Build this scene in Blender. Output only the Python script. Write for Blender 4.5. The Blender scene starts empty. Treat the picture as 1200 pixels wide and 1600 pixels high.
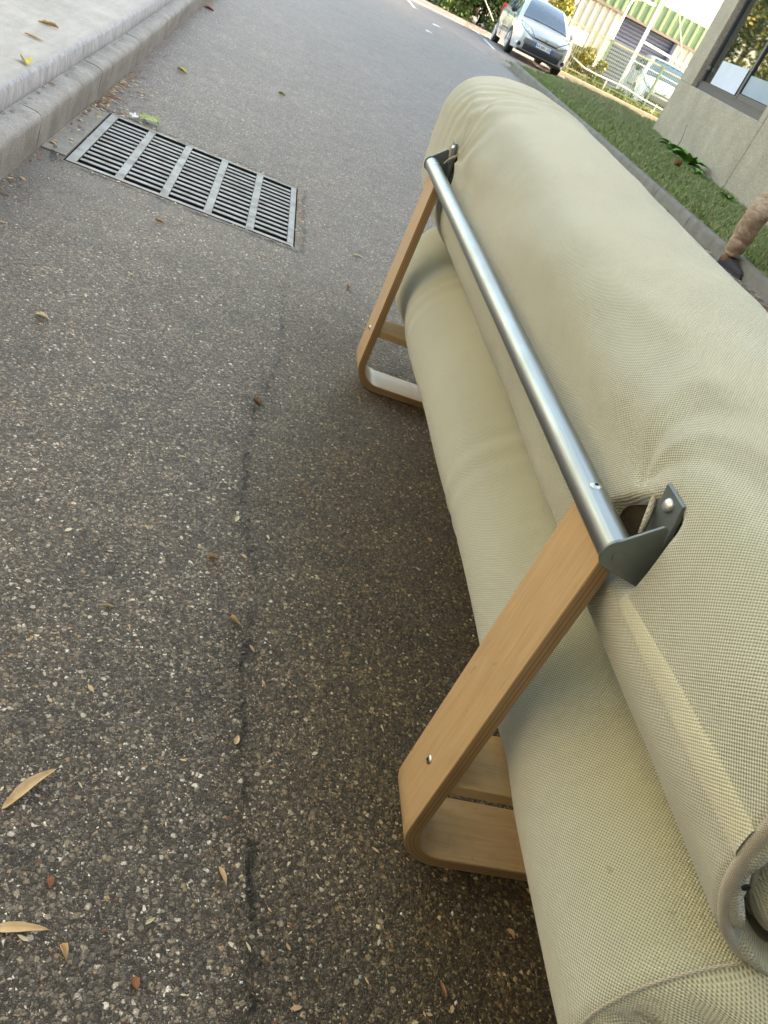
import bpy, bmesh, math, random
import numpy as np
from mathutils import Vector, Matrix, noise
from math import sin, cos, pi, radians, sqrt, exp, atan2, hypot
random.seed(7); np.random.seed(7)
S = bpy.context.scene
COL = S.collection

# ------------------------------------------------------------------ camera
roll, pitch, yaw = radians(26.9), radians(31.7), radians(19.3)
hd = Vector((sin(yaw), cos(yaw), 0)); rt = Vector((cos(yaw), -sin(yaw), 0)); Zv = Vector((0, 0, 1))
fwd = cos(pitch)*hd - sin(pitch)*Zv; up0 = sin(pitch)*hd + cos(pitch)*Zv
CX = cos(roll)*rt + sin(roll)*up0
CY = -(sin(roll)*rt - cos(roll)*up0)
cd = bpy.data.cameras.new('camera'); cam = bpy.data.objects.new('camera', cd); COL.objects.link(cam)
M = Matrix.Identity(4)
for i in range(3):
    M[i][0] = CX[i]; M[i][1] = CY[i]; M[i][2] = -fwd[i]
M[0][3], M[1][3], M[2][3] = 0, 0, 1.0
cam.matrix_world = M
cd.sensor_fit = 'VERTICAL'; cd.sensor_height = 36; cd.sensor_width = 27; cd.lens = 36*1265/1600
cd.clip_start = .02; cd.clip_end = 600
cd.dof.use_dof = True; cd.dof.focus_distance = 1.15; cd.dof.aperture_fstop = 22
S.camera = cam

# ------------------------------------------------------------------ light
SUN_EL, SUN_TRAV = radians(22), Vector((-1, .14, 0)).normalized()   # horizontal direction the light travels
wd = bpy.data.worlds.new('World'); S.world = wd; wd.use_nodes = True
wn = wd.node_tree.nodes; wl = wd.node_tree.links; wn.clear()
sky = wn.new('ShaderNodeTexSky'); sky.sky_type = 'NISHITA'; sky.sun_disc = False
sky.sun_elevation = SUN_EL
sdir = Vector((-SUN_TRAV.x, -SUN_TRAV.y, 0))
sky.sun_rotation = atan2(sdir.x, sdir.y)
sky.air_density = 1.0; sky.dust_density = 2.5; sky.ozone_density = 1.0
bg = wn.new('ShaderNodeBackground'); bg.inputs[1].default_value = .15
tint = wn.new('ShaderNodeMix'); tint.data_type = 'RGBA'; tint.blend_type = 'MULTIPLY'; tint.inputs[0].default_value = 1; tint.inputs[7].default_value = (1.20, 1.04, .80, 1)
wo = wn.new('ShaderNodeOutputWorld'); wl.new(sky.outputs[0], tint.inputs[6]); wl.new(tint.outputs[2], bg.inputs[0]); wl.new(bg.outputs[0], wo.inputs[0])
sl = bpy.data.lights.new('sun', 'SUN'); sl.energy = 3.0; sl.angle = radians(.5); sl.color = (1, .86, .66)
so = bpy.data.objects.new('sun', sl); COL.objects.link(so)
trav = Vector((SUN_TRAV.x*cos(SUN_EL), SUN_TRAV.y*cos(SUN_EL), -sin(SUN_EL)))
so.rotation_euler = trav.to_track_quat('-Z', 'Y').to_euler()
S.view_settings.view_transform = 'Standard'; S.view_settings.look = 'None'
S.view_settings.gamma = 1; S.view_settings.use_curve_mapping = False
S.view_settings.exposure = 3.0
S.render.engine = 'CYCLES'

def gz(y):                      # the road climbs slightly away from the camera
    return .015*max(0, min(y, 24)-5)

# ------------------------------------------------------------------ helpers
def tag(o, label=None, cat=None, group=None, kind=None):
    if label: o['label'] = label
    if cat: o['category'] = cat
    if group: o['group'] = group
    if kind: o['kind'] = kind
    return o
def empty(name, loc=(0, 0, 0), rz=0, **k):
    o = bpy.data.objects.new(name, None); COL.objects.link(o); o.location = loc; o.rotation_euler = (0, 0, rz)
    return tag(o, **k)
def link(name, me, parent=None, mats=(), smooth=False, **k):
    o = bpy.data.objects.new(name, me); COL.objects.link(o)
    for m in mats: me.materials.append(m)
    if smooth:
        me.polygons.foreach_set('use_smooth', [True]*len(me.polygons))
    if parent: o.parent = parent
    return tag(o, **k)
def mesh(name, V, F, mat, parent=None, smooth=False, uv=None, **k):
    me = bpy.data.meshes.new(name); me.from_pydata([tuple(map(float, v)) for v in V], [], F)
    if uv is not None:
        l = me.uv_layers.new(name='UVMap')
        idx = np.zeros(len(me.loops), int); me.loops.foreach_get('vertex_index', idx)
        l.data.foreach_set('uv', np.array(uv, float)[idx].ravel())
    me.update()
    return link(name, me, parent, mat if isinstance(mat, (list, tuple)) else [mat], smooth, **k)
class MB:
    def __init__(s): s.V = []; s.F = []; s.mi = []; s.cur = 0
    def add(s, V, F):
        n = len(s.V); s.V += [tuple(v) for v in V]; s.F += [tuple(i+n for i in f) for f in F]; s.mi += [s.cur]*len(F)
        return s
    def box(s, a, b, rot=None, org=None):
        x0, y0, z0 = a; x1, y1, z1 = b
        V = [(x0,y0,z0),(x1,y0,z0),(x1,y1,z0),(x0,y1,z0),(x0,y0,z1),(x1,y0,z1),(x1,y1,z1),(x0,y1,z1)]
        if rot:
            V = [tuple(rot @ (Vector(v)-Vector(org)) + Vector(org)) for v in V]
        return s.add(V, [(0,3,2,1),(4,5,6,7),(0,1,5,4),(1,2,6,5),(2,3,7,6),(3,0,4,7)])
    def tube(s, pts, r, n=12, cap=True, closed=False):
        pts = [Vector(p) for p in pts]; m = len(pts); base = len(s.V); rings = []
        rr = r if isinstance(r, (list, tuple)) else [r]*m
        prev = None
        for i, p in enumerate(pts):
            a = pts[(i-1) % m] if (closed or i > 0) else p; b = pts[(i+1) % m] if (closed or i < m-1) else p
            t = (b-a).normalized()
            if prev is None:
                u = t.orthogonal().normalized()
            else:
                u = (prev - t*prev.dot(t))
                u = u.normalized() if u.length > 1e-6 else t.orthogonal().normalized()
            prev = u; v = t.cross(u)
            rings.append([p + rr[i]*(cos(2*pi*k/n)*u + sin(2*pi*k/n)*v) for k in range(n)])
        V = [q for R in rings for q in R]; F = []
        for i in range(m if closed else m-1):
            j = (i+1) % m
            for k in range(n): F.append((i*n+k, i*n+(k+1) % n, j*n+(k+1) % n, j*n+k))
        if cap and not closed:
            F.append(tuple(range(n))[::-1]); F.append(tuple((m-1)*n+k for k in range(n)))
        return s.add(V, F)
    def cyl(s, c, ax, r, h, n=20, r2=None):
        c = Vector(c); ax = Vector(ax).normalized()
        return s.tube([c, c+ax*h], [r, r if r2 is None else r2], n)
    def prism(s, poly, y0, y1, axis='y'):
        n = len(poly)
        f = {'y': lambda a, b, t: (a, t, b), 'x': lambda a, b, t: (t, a, b), 'z': lambda a, b, t: (a, b, t)}[axis]
        V = [f(a, b, y0) for a, b in poly] + [f(a, b, y1) for a, b in poly]
        F = [tuple(range(n))[::-1], tuple(range(n, 2*n))] + [(i, (i+1) % n, n+(i+1) % n, n+i) for i in range(n)]
        return s.add(V, F)
    def dome(s, c, ax, r, h, n=16, m=4):
        c = Vector(c); ax = Vector(ax).normalized(); u = ax.orthogonal().normalized(); v = ax.cross(u); V = []; F = []
        for j in range(m):
            t = j/(m)*pi/2
            for k in range(n):
                a = 2*pi*k/n; V.append(c+ax*h*sin(t)+r*cos(t)*(cos(a)*u+sin(a)*v))
        V.append(c+ax*h)
        for j in range(m-1):
            for k in range(n): F.append((j*n+k, j*n+(k+1) % n, (j+1)*n+(k+1) % n, (j+1)*n+k))
        for k in range(n): F.append(((m-1)*n+k, (m-1)*n+(k+1) % n, m*n))
        return s.add(V, F)
    def build(s, name, mat, parent=None, smooth=False, bevel=0, auto=False, **k):
        me = bpy.data.meshes.new(name); me.from_pydata([tuple(map(float, v)) for v in s.V], [], s.F)
        mats = mat if isinstance(mat, (list, tuple)) else [mat]
        if len(mats) > 1: me.polygons.foreach_set('material_index', s.mi)
        bm = bmesh.new(); bm.from_mesh(me); bmesh.ops.recalc_face_normals(bm, faces=bm.faces)
        if bevel: bmesh.ops.bevel(bm, geom=bm.edges[:], offset=bevel, segments=2, affect='EDGES', profile=.5)
        if auto:
            for f in bm.faces: f.smooth = True
            for e in bm.edges:
                if len(e.link_faces) != 2 or e.calc_face_angle(0) > radians(35): e.smooth = False
        bm.to_mesh(me); bm.free()
        return link(name, me, parent, mats, smooth, **k)

# ------------------------------------------------------------------ materials
class NT:
    def __init__(s, name, rough=.6, metal=0, spec=.5):
        s.m = bpy.data.materials.new(name); s.m.use_nodes = True; s.t = s.m.node_tree; s.n = s.t.nodes
        s.b = s.n['Principled BSDF']; s.b.inputs['Roughness'].default_value = rough; s.b.inputs['Metallic'].default_value = metal
        s.b.inputs['Specular IOR Level'].default_value = spec
    def N(s, typ, **k):
        n = s.n.new(typ)
        for a, b in k.items():
            if a.startswith('i_'):
                n.inputs[a[2:].replace('_', ' ')].default_value = b
            else: setattr(n, a, b)
        return n
    def L(s, a, b): s.t.links.new(a, b)
    def obj(s): return s.N('ShaderNodeTexCoord').outputs['Object']
    def uv(s): return s.N('ShaderNodeTexCoord').outputs['UV']
    def geo(s, o='Position'): return s.N('ShaderNodeNewGeometry').outputs[o]
    def noise(s, co, scale, detail=4, rough=.55, dist=0):
        n = s.N('ShaderNodeTexNoise'); n.inputs['Scale'].default_value = scale; n.inputs['Detail'].default_value = detail
        n.inputs['Roughness'].default_value = rough; n.inputs['Distortion'].default_value = dist
        if co is not None: s.L(co, n.inputs['Vector'])
        return n.outputs['Fac']
    def vor(s, co, scale, feature='F1', rand=1):
        n = s.N('ShaderNodeTexVoronoi'); n.feature = feature; n.inputs['Scale'].default_value = scale; n.inputs['Randomness'].default_value = rand
        s.L(co, n.inputs['Vector']); return n
    def ramp(s, f, stops, interp='LINEAR'):
        n = s.N('ShaderNodeValToRGB'); cr = n.color_ramp; cr.interpolation = interp
        while len(cr.elements) > 1: cr.elements.remove(cr.elements[0])
        for i, (p, c) in enumerate(stops):
            e = cr.elements[0] if i == 0 else cr.elements.new(p)
            e.position = p
            if not isinstance(c, (tuple, list)): c = (c, c, c)
            e.color = (*c[:3], 1)
        s.L(f, n.inputs[0]); return n.outputs[0]
    def math(s, op, a, b=None, c=None, clamp=False):
        n = s.N('ShaderNodeMath'); n.operation = op; n.use_clamp = clamp
        for i, v in enumerate((a, b, c)):
            if v is None: continue
            if isinstance(v, (int, float)): n.inputs[i].default_value = v
            else: s.L(v, n.inputs[i])
        return n.outputs[0]
    def mix(s, f, a, b, mode='MIX'):
        n = s.N('ShaderNodeMix'); n.data_type = 'RGBA'; n.blend_type = mode
        for i, v in ((0, f), (6, a), (7, b)):
            if isinstance(v, (int, float)): n.inputs[i].default_value = v if i == 0 else (v, v, v, 1)
            elif isinstance(v, (tuple, list)): n.inputs[i].default_value = (*v[:3], 1)
            else: s.L(v, n.inputs[i])
        return n.outputs[2]
    def col(s, v):
        if isinstance(v, (tuple, list)): s.b.inputs['Base Color'].default_value = (*v[:3], 1)
        else: s.L(v, s.b.inputs['Base Color'])
    def bump(s, h, strength=.5, dist=.001, chain=None):
        n = s.N('ShaderNodeBump'); n.inputs['Strength'].default_value = strength; n.inputs['Distance'].default_value = dist
        s.L(h, n.inputs['Height'])
        if chain is not None: s.L(chain, n.inputs['Normal'])
        s.L(n.outputs[0], s.b.inputs['Normal']); return n.outputs[0]
    def sep(s, co):
        n = s.N('ShaderNodeSeparateXYZ'); s.L(co, n.inputs[0]); return n.outputs
    def comb(s, x, y, z=0.):
        n = s.N('ShaderNodeCombineXYZ')
        for i, v in enumerate((x, y, z)):
            if isinstance(v, (int, float)): n.inputs[i].default_value = v
            else: s.L(v, n.inputs[i])
        return n.outputs[0]
    def mapscale(s, co, sc, rot=(0, 0, 0)):
        n = s.N('ShaderNodeMapping'); n.inputs['Scale'].default_value = sc; n.inputs['Rotation'].default_value = rot
        s.L(co, n.inputs['Vector']); return n.outputs[0]

def plain(name, c, rough=.6, metal=0, var=.12, scale=30, bump=0, spec=.5):
    t = NT(name, rough, metal, spec); f = t.noise(t.geo(), scale, 5)
    a = tuple(x*(1-var) for x in c); b = tuple(min(1, x*(1+var)) for x in c)
    t.col(t.ramp(f, [(.3, a), (.7, b)]))
    if bump: t.bump(f, bump, .003)
    return t.m

# asphalt: stones of many colours bedded in dark binder, a seam, dust by the kerb
t = NT('asphalt', .62, 0, .5); P = t.geo(); X, Y, Z = t.sep(P)
P2 = t.comb(X, Y, 0.)
nv = t.N('ShaderNodeTexNoise'); nv.inputs['Scale'].default_value = 150; nv.inputs['Detail'].default_value = 2; t.L(P2, nv.inputs['Vector'])
vsub = t.N('ShaderNodeVectorMath'); vsub.operation = 'SUBTRACT'; vsub.inputs[1].default_value = (.5, .5, .5); t.L(nv.outputs['Color'], vsub.inputs[0])
vsc = t.N('ShaderNodeVectorMath'); vsc.operation = 'SCALE'; vsc.inputs['Scale'].default_value = .0055; t.L(vsub.outputs[0], vsc.inputs[0])
vad = t.N('ShaderNodeVectorMath'); vad.operation = 'ADD'; t.L(P2, vad.inputs[0]); t.L(vsc.outputs[0], vad.inputs[1]); P3 = vad.outputs[0]
v1 = t.vor(P3, 170); v2 = t.vor(P3, 340); v3 = t.vor(P3, 92)
e1 = t.vor(P3, 170, 'DISTANCE_TO_EDGE').outputs['Distance']; e2 = t.vor(P3, 340, 'DISTANCE_TO_EDGE').outputs['Distance']
r1 = t.sep(v1.outputs['Color']); r2 = t.sep(v2.outputs['Color']); r3 = t.sep(v3.outputs['Color'])
c1 = t.ramp(r1[0], [(0, (.060, .055, .046)), (.22, (.10, .092, .078)), (.46, (.155, .142, .12)), (.66, (.21, .188, .15)), (.80, (.29, .255, .19)), (.90, (.34, .25, .15)), (.93, (.18, .09, .06)), (.945, (.48, .46, .40)), (.98, (.70, .68, .62))], 'CONSTANT')
c2 = t.ramp(r2[0], [(0, (.060, .055, .047)), (.38, (.11, .10, .085)), (.68, (.175, .158, .13)), (.88, (.30, .27, .21)), (.955, (.56, .54, .48))], 'CONSTANT')
c3 = t.ramp(r3[1], [(0, (.11, .10, .09)), (.35, (.19, .17, .14)), (.7, (.27, .235, .17)), (.9, (.44, .42, .37))], 'CONSTANT')
s1 = t.ramp(e1, [(.0, 0.), (.10, .55), (.22, 1.)])
s2 = t.ramp(e2, [(.0, 0.), (.12, .6), (.25, 1.)])
s3 = t.ramp(v3.outputs['Distance'], [(0, 1.), (.34, 1.), (.44, 0.)])
k3 = t.math('MULTIPLY', s3, t.ramp(r3[0], [(.0, 0.), (.80, 0.), (.81, 1.)], 'CONSTANT'))
binder = (.034, .030, .024)
ca = t.mix(s2, binder, c2)
sel1 = t.ramp(r1[1], [(0, 0.), (.45, 0.), (.46, 1.)], 'CONSTANT')
ca = t.mix(t.math('MULTIPLY', s1, sel1), ca, c1)
ca = t.mix(k3, ca, c3)
big = t.noise(P2, 1.3, 4); big2 = t.noise(P2, 7.5, 6, .65)
ca = t.mix(1., ca, t.ramp(big, [(.3, (1.62, 1.48, 1.34)), (.7, (2.15, 1.95, 1.75))]), 'MULTIPLY')
ca = t.mix(1., ca, t.ramp(big2, [(.3, (.72, .72, .72)), (.7, (1.26, 1.25, 1.23))]), 'MULTIPLY')
# seam
sp_ = [(2.6, .251), (2.15, .262), (1.81, .207), (1.62, .196), (1.376, .204), (1.187, .243), (1.0, .236), (.87, .24), (.755, .249), (.65, .268), (.40, .285)][::-1]
sx_ = t.ramp(t.math('DIVIDE', Y, 3.0), [(a/3, b) for a, b in sp_])
seamx = t.math('ADD', sx_, t.math('MULTIPLY', t.math('SUBTRACT', t.noise(P2, 26, 5, .65), .5), .055))
ds = t.math('ABSOLUTE', t.math('SUBTRACT', X, seamx))
ymask = t.ramp(t.math('DIVIDE', Y, 3.0), [(.0, 1.), (.80, 1.), (.95, 0.)])
seam = t.math('MULTIPLY', t.math('MULTIPLY', t.ramp(ds, [(0, 1.), (.0030, .9), (.0075, 0.)]), ymask), t.ramp(t.noise(P2, 13, 4), [(.43, 0.), (.56, 1.)]))
newer_and_shade = t.math('MULTIPLY', t.ramp(t.math('ADD', t.math('SUBTRACT', X, seamx), t.math('MULTIPLY', t.noise(P2, 6, 4), .12)), [(0, 0.), (.06, .35), (.30, 1.)]), ymask)  # fresher asphalt past the seam, plus the sofa's warm shade painted in
ca = t.mix(t.math('MULTIPLY', newer_and_shade, .9), ca, t.mix(1., ca, (.62, .52, .28), 'MULTIPLY'))
ca = t.mix(t.math('MULTIPLY', seam, .85), ca, (.014, .012, .010))
halo = t.math('MULTIPLY', t.math('MULTIPLY', t.ramp(ds, [(0, 1.), (.035, 0.)]), ymask), t.noise(P2, 20, 4))
ca = t.mix(t.math('MULTIPLY', halo, .6), ca, t.mix(1., ca, (.55, .52, .48), 'MULTIPLY'))
# dust by the kerb and grate
dx_ = t.math('ADD', X, .62); dustk = t.ramp(t.math('ABSOLUTE', dx_), [(0, .8), (.10, .55), (.45, 0.)])
dy_ = t.math('ABSOLUTE', t.math('SUBTRACT', Y, 3.35)); near = t.ramp(t.math('DIVIDE', dy_, 4.), [(0, 1.), (.25, .8), (.8, .35)])
gx = t.ramp(t.math('ABSOLUTE', t.math('ADD', X, .2)), [(0, .45), (.6, .40), (.95, 0.)])
gy = t.ramp(dy_, [(0, 1.), (.5, .9), (.95, 0.)])
dn = t.ramp(t.noise(P2, 6, 6, .65), [(.38, .15), (.62, 1.)])
dust = t.math('MULTIPLY', t.math('ADD', t.math('MULTIPLY', dustk, near), t.math('MULTIPLY', gx, gy)), dn, clamp=True)
ca = t.mix(dust, ca, t.ramp(t.noise(P2, 260, 3), [(.3, (.15, .135, .11)), (.7, (.33, .30, .25))]))
qx = t.math('SUBTRACT', t.math('ABSOLUTE', t.math('ADD', X, .149)), .426); qy = t.math('SUBTRACT', t.math('ABSOLUTE', t.math('SUBTRACT', Y, 3.55)), .415)
qd = t.math('ADD', t.math('MAXIMUM', qx, qy), t.math('MULTIPLY', t.math('SUBTRACT', t.noise(P2, 18, 5, .7), .5), .09))
band = t.math('MULTIPLY', t.ramp(t.math('ADD', qd, .02), [(.0, 0.), (.012, 1.), (.052, 1.), (.062, 0.)]), t.ramp(t.noise(P2, 11, 4), [(.35, .2), (.55, 1.)]))
ca = t.mix(t.math('MULTIPLY', band, .55), ca, (.20, .165, .12))
ring = t.ramp(t.math('ABSOLUTE', t.math('SUBTRACT', qd, .038)), [(0, 1.), (.004, .9), (.012, 0.)])
ring = t.math('MULTIPLY', ring, t.ramp(t.noise(P2, 7, 3), [(.36, .3), (.5, 1.)]))
ca = t.mix(t.math('MULTIPLY', ring, .85), ca, (.03, .026, .02))
far = t.ramp(t.math('DIVIDE', Y, 10.), [(.1, 0.), (.6, 1.)])  # sky glance on the distant road, painted as a lilac lightening
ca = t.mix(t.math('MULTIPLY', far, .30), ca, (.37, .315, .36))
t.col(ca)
h = t.math('ADD', t.math('MULTIPLY', s2, .45), t.math('MULTIPLY', t.math('MULTIPLY', s1, sel1), t.math('ADD', .3, t.math('MULTIPLY', r1[2], 1.1))))
h = t.math('ADD', h, t.math('MULTIPLY', r2[1], .5))
h = t.math('ADD', h, t.math('MULTIPLY', k3, 1.2))
h = t.math('ADD', h, t.math('MULTIPLY', t.noise(P2, 600, 2), .3))
h = t.math('ADD', h, t.math('MULTIPLY', t.noise(P2, 75, 4, .6), 3.2))
h = t.math('SUBTRACT', h, t.math('MULTIPLY', seam, 2.5)); h = t.math('SUBTRACT', h, t.math('MULTIPLY', ring, 3.0))
t.bump(h, 1., .0034)
t.L(t.ramp(r1[2], [(0, .38), (1, .75)]), t.b.inputs['Roughness'])
asphalt = t.m

# concrete materials
def concrete(name, a, b, sc=8, fine=200, bs=.5, rough=.85, streak=0):
    t = NT(name, rough, 0, .3); P = t.geo(); f = t.noise(P, sc, 7, .65); g = t.noise(P, fine, 3)
    c = t.ramp(f, [(.28, a), (.72, b)])
    c = t.mix(.5, c, t.ramp(g, [(.3, .55), (.7, 1.35)]), 'MULTIPLY')
    sp = t.vor(P, fine*.9); c = t.mix(t.ramp(sp.outputs['Distance'], [(.10, .45), (.22, 0.)]), c, (b[0]*.45, b[1]*.43, b[2]*.40))
    if streak:
        st = t.noise(t.mapscale(P, (60, 60, 3)), 1, 4); c = t.mix(streak, c, t.ramp(st, [(.3, .6), (.7, 1.3)]), 'MULTIPLY')
    t.col(c); t.bump(t.math('ADD', g, t.math('MULTIPLY', f, 1.5)), bs, .003); return t.m
m_kerb = concrete('kerb_concrete', (.21, .195, .175), (.38, .365, .345), 7, 170, .5, .85, .35)
m_plat = concrete('platform_concrete', (.40, .39, .35), (.56, .55, .50), 4, 120, .35, .8, .15)
m_kerb2 = concrete('old_kerb_concrete', (.13, .115, .095), (.22, .20, .17), 6, 150, .5)
m_slab = concrete('slab_concrete', (.19, .175, .15), (.30, .28, .245), 12, 220, .5)
m_path = concrete('path_concrete', (.22, .21, .19), (.32, .30, .27), 6, 150, .4)
m_agg = None
t = NT('exposed_aggregate', .85, 0, .3); P = t.geo(); v = t.vor(P, 85); rr = t.sep(v.outputs['Color'])
c = t.ramp(rr[0], [(0, (.22, .175, .125)), (.4, (.33, .275, .205)), (.75, (.44, .37, .28)), (.93, (.58, .52, .43))], 'CONSTANT')
c = t.mix(.5, c, (.36, .30, .225)); c = t.mix(.6, c, t.ramp(t.noise(P, 1.6, 6, .6), [(.3, .75), (.7, 1.2)]), 'MULTIPLY')
t.col(c); t.bump(v.outputs['Distance'], .5, .006); m_agg = t.m

t = NT('soil', .95, 0, .2); P = t.geo(); t.col(t.ramp(t.noise(P, 14, 6, .7), [(.3, (.035, .035, .015)), (.5, (.06, .065, .025)), (.7, (.11, .095, .05))])); t.bump(t.noise(P, 60, 5), .8, .02); m_soil = t.m

# woven cover: rows of small staggered bumps, UV in metres
def weave(name, c, pitch=.0043, bs=1., dark=.34, rough=.85):
    t = NT(name, rough, 0, .25); U = t.uv(); u, v, _ = t.sep(U)
    nz = t.noise(U, 55, 3)
    k = 2*pi/pitch
    uu = t.math('ADD', t.math('MULTIPLY', u, k), t.math('MULTIPLY', nz, .9)); vv = t.math('MULTIPLY', v, k*1.05)
    a = t.math('MULTIPLY', t.math('COSINE', uu), t.math('COSINE', vv))
    hgt = t.math('ADD', t.math('MULTIPLY', a, .5), .5)
    fib = t.noise(t.mapscale(U, (1500, 5000, 1)), 1, 2)
    stain = t.noise(U, 3.2, 5, .6)
    base = t.mix(.5, c, t.ramp(stain, [(.3, (.86, .84, .78)), (.7, (1.12, 1.12, 1.10))]), 'MULTIPLY')
    col = t.mix(1., base, t.ramp(hgt, [(.0, (dark, dark, dark*.92)), (.55, 1.0), (1., 1.12)]), 'MULTIPLY')
    col = t.mix(.25, col, t.ramp(fib, [(.3, .7), (.7, 1.25)]), 'MULTIPLY')
    dirt = t.ramp(t.noise(U, 38, 2), [(.73, 0.), (.76, .35)])
    col = t.mix(dirt, col, (.20, .17, .11))
    t.col(col); n1 = t.bump(hgt, bs, .0016)
    t.bump(t.noise(U, 26, 4), .25, .006, n1)
    t.b.inputs['Sheen Weight'].default_value = .9; t.b.inputs['Sheen Roughness'].default_value = .4
    return t.m
CREAM = (.60, .605, .43)
m_fab = weave('woven_cream_cover', CREAM)
m_fab2 = weave('woven_cream_lining', (.44, .405, .30), .0022, .45, .72)
m_hem = weave('lit_hem_tape', (.66, .65, .46), .0042, .6, .7)
m_pipe = weave('cover_piping', (.50, .46, .34), .0026, .6, .5)
m_dark = plain('hole_shade', (.035, .028, .012), .95, 0, .3, 200)

t = NT('birch_face', .33, 0, .5); O = t.obj(); f = t.noise(t.mapscale(O, (9, 120, 9)), 1, 5, .6, .6); g = t.noise(O, 3.5, 4)
wv = t.noise(t.mapscale(O, (22, 22, 5)), 1, 4, .6, 1.8)
c = t.ramp(f, [(.25, (.48, .31, .145)), (.55, (.57, .385, .19)), (.8, (.63, .44, .235))])
c = t.mix(.5, c, t.ramp(wv, [(.3, .86), (.5, 1.04), (.7, 1.08)]), 'MULTIPLY')
fleck = t.ramp(t.noise(t.mapscale(O, (150, 26, 22)), 1, 3, .5, 1.2), [(.69, 0.), (.74, .55)])
c = t.mix(fleck, c, (.25, .12, .045)); t.col(c); t.bump(f, .08, .001)
t.b.inputs['Coat Weight'].default_value = .35; t.b.inputs['Coat Roughness'].default_value = .22
m_wood = t.m
t = NT('birch_ply_edge', .45, 0, .4); U = t.uv(); u, v, _ = t.sep(U); O = t.obj()
st = t.math('ADD', v, t.math('MULTIPLY', t.noise(O, 30, 2), .05))
c = t.ramp(st, [(0, (.44, .29, .14)), (.16, (.33, .20, .09)), (.20, (.44, .29, .14)), (.33, (.42, .27, .13)), (.36, (.13, .07, .03)), (.39, (.36, .22, .10)), (.55, (.42, .27, .13)), (.62, (.34, .20, .09)), (.66, (.15, .08, .035)), (.70, (.43, .28, .135)), (.86, (.35, .22, .10)), (1, (.44, .29, .14))])
c = t.mix(.45, c, t.ramp(t.noise(t.mapscale(U, (14, 160, 1)), 1, 4), [(.3, .6), (.7, 1.2)]), 'MULTIPLY'); t.col(c)
t.b.inputs['Coat Weight'].default_value = .2
m_ply = t.m

t = NT('satin_steel_tube', .22, 1.0); O = t.obj(); f = t.noise(t.mapscale(O, (500, 4, 500)), 1, 3)
t.col(t.ramp(f, [(.3, (.30, .315, .30)), (.7, (.40, .41, .39))])); t.L(t.ramp(t.noise(O, 12, 4), [(.3, .33), (.7, .46)]), t.b.inputs['Roughness']); m_steel = t.m
m_brkt = plain('grey_green_painted_steel', (.17, .195, .185), .36, .5, .1, 40)
m_screw = plain('zinc_screw', (.55, .56, .55), .28, 1, .15, 200)
m_black = plain('black_gap', (.006, .006, .006), .9, 0, .2)
m_rust = plain('red_brown_plastic', (.06, .012, .008), .5, 0, .2)

t = NT('cast_grate_steel', .42, .75); P = t.geo(); f = t.noise(P, 14, 6, .65); c = t.ramp(f, [(.3, (.17, .145, .115)), (.45, (.26, .24, .215)), (.7, (.33, .315, .30))])
t.col(c); t.L(t.ramp(f, [(.3, .62), (.7, .42)]), t.b.inputs['Roughness']); t.bump(t.noise(P, 130, 3), .3, .001)
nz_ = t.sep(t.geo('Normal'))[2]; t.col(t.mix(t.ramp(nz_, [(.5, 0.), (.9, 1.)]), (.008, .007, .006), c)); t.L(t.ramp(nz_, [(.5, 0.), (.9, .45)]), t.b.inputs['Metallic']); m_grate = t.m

def leafmat(name, a, b, vein=True):
    t = NT(name, .6, 0, .3); P = t.geo(); f = t.noise(P, 60, 4)
    t.col(t.ramp(f, [(.3, a), (.7, b)])); t.bump(t.noise(P, 200, 3), .4, .002); return t.m
def foliage(name, cs, rough=.55, trans=.0):
    t = NT(name, rough, 0, .35); r = t.geo('Random Per Island')
    st = [(i/(len(cs)), c) for i, c in enumerate(cs)]
    t.col(t.ramp(r, st)); 
    return t.m

# ------------------------------------------------------------------ ground
# pit hole for the grate: x -.575..(.275), y 3.13..3.96
GX0, GX1, GY0, GY1 = -.575, .277, 3.135, 3.965
def sheet(xs, ys, zf, hole=None):
    V = []; F = []; idx = {}
    for j, y in enumerate(ys):
        for i, x in enumerate(xs):
            idx[i, j] = len(V); V.append((x, y, zf(x, y)))
    for j in range(len(ys)-1):
        for i in range(len(xs)-1):
            if hole and hole(xs[i], xs[i+1], ys[j], ys[j+1]): continue
            F.append((idx[i, j], idx[i+1, j], idx[i+1, j+1], idx[i, j+1]))
    return V, F
xs = [-300, -60, -15, -6, -2, -.67, GX0-.006, GX1+.006, 1.2, 2.5, 4.3, 6, 9, 20, 80, 300]
ys = [-300, -60, -15, -4, 0, 1, 2, GY0-.006, GY1+.006, 5, 6, 8, 12, 18, 24, 24.01, 40, 80, 300]
V, F = sheet(xs, ys, lambda x, y: gz(y), lambda a, b, c, d: (a >= GX0-.0061 and b <= GX1+.0061 and c >= GY0-.0061 and d <= GY1+.0061))
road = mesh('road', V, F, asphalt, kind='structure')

# drain grate: frame, tie plates and bars over a real pit
drain = empty('drain_grate', (GX0, GY0, 0), label='rectangular slotted steel drain grate set in the asphalt beside the left kerb', cat='drain grate')
gb = MB(); W_, D_ = GX1-GX0, GY1-GY0; f_ = .026
gb.box((0, 0, -.03), (W_, f_, .002)).box((0, D_-f_, -.03), (W_, D_, .002)).box((0, f_, -.03), (.034, D_-f_, .002)).box((W_-.026, f_, -.03), (W_, D_-f_, .002))
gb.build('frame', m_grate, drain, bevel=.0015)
nb = 5; ix0, ix1 = .034, W_-.026; gap = .030; cw = ((ix1-ix0)-(nb-1)*gap)/nb
for i in range(nb-1):
    x0 = ix0+cw*(i+1)+gap*i
    MB().box((x0, f_+.0005, -.03), (x0+gap, D_-f_-.0005, .0012)).build('tie_plate', m_grate, drain)
nr = 14; pitchy = (D_-2*f_)/nr; barme = None
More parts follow.
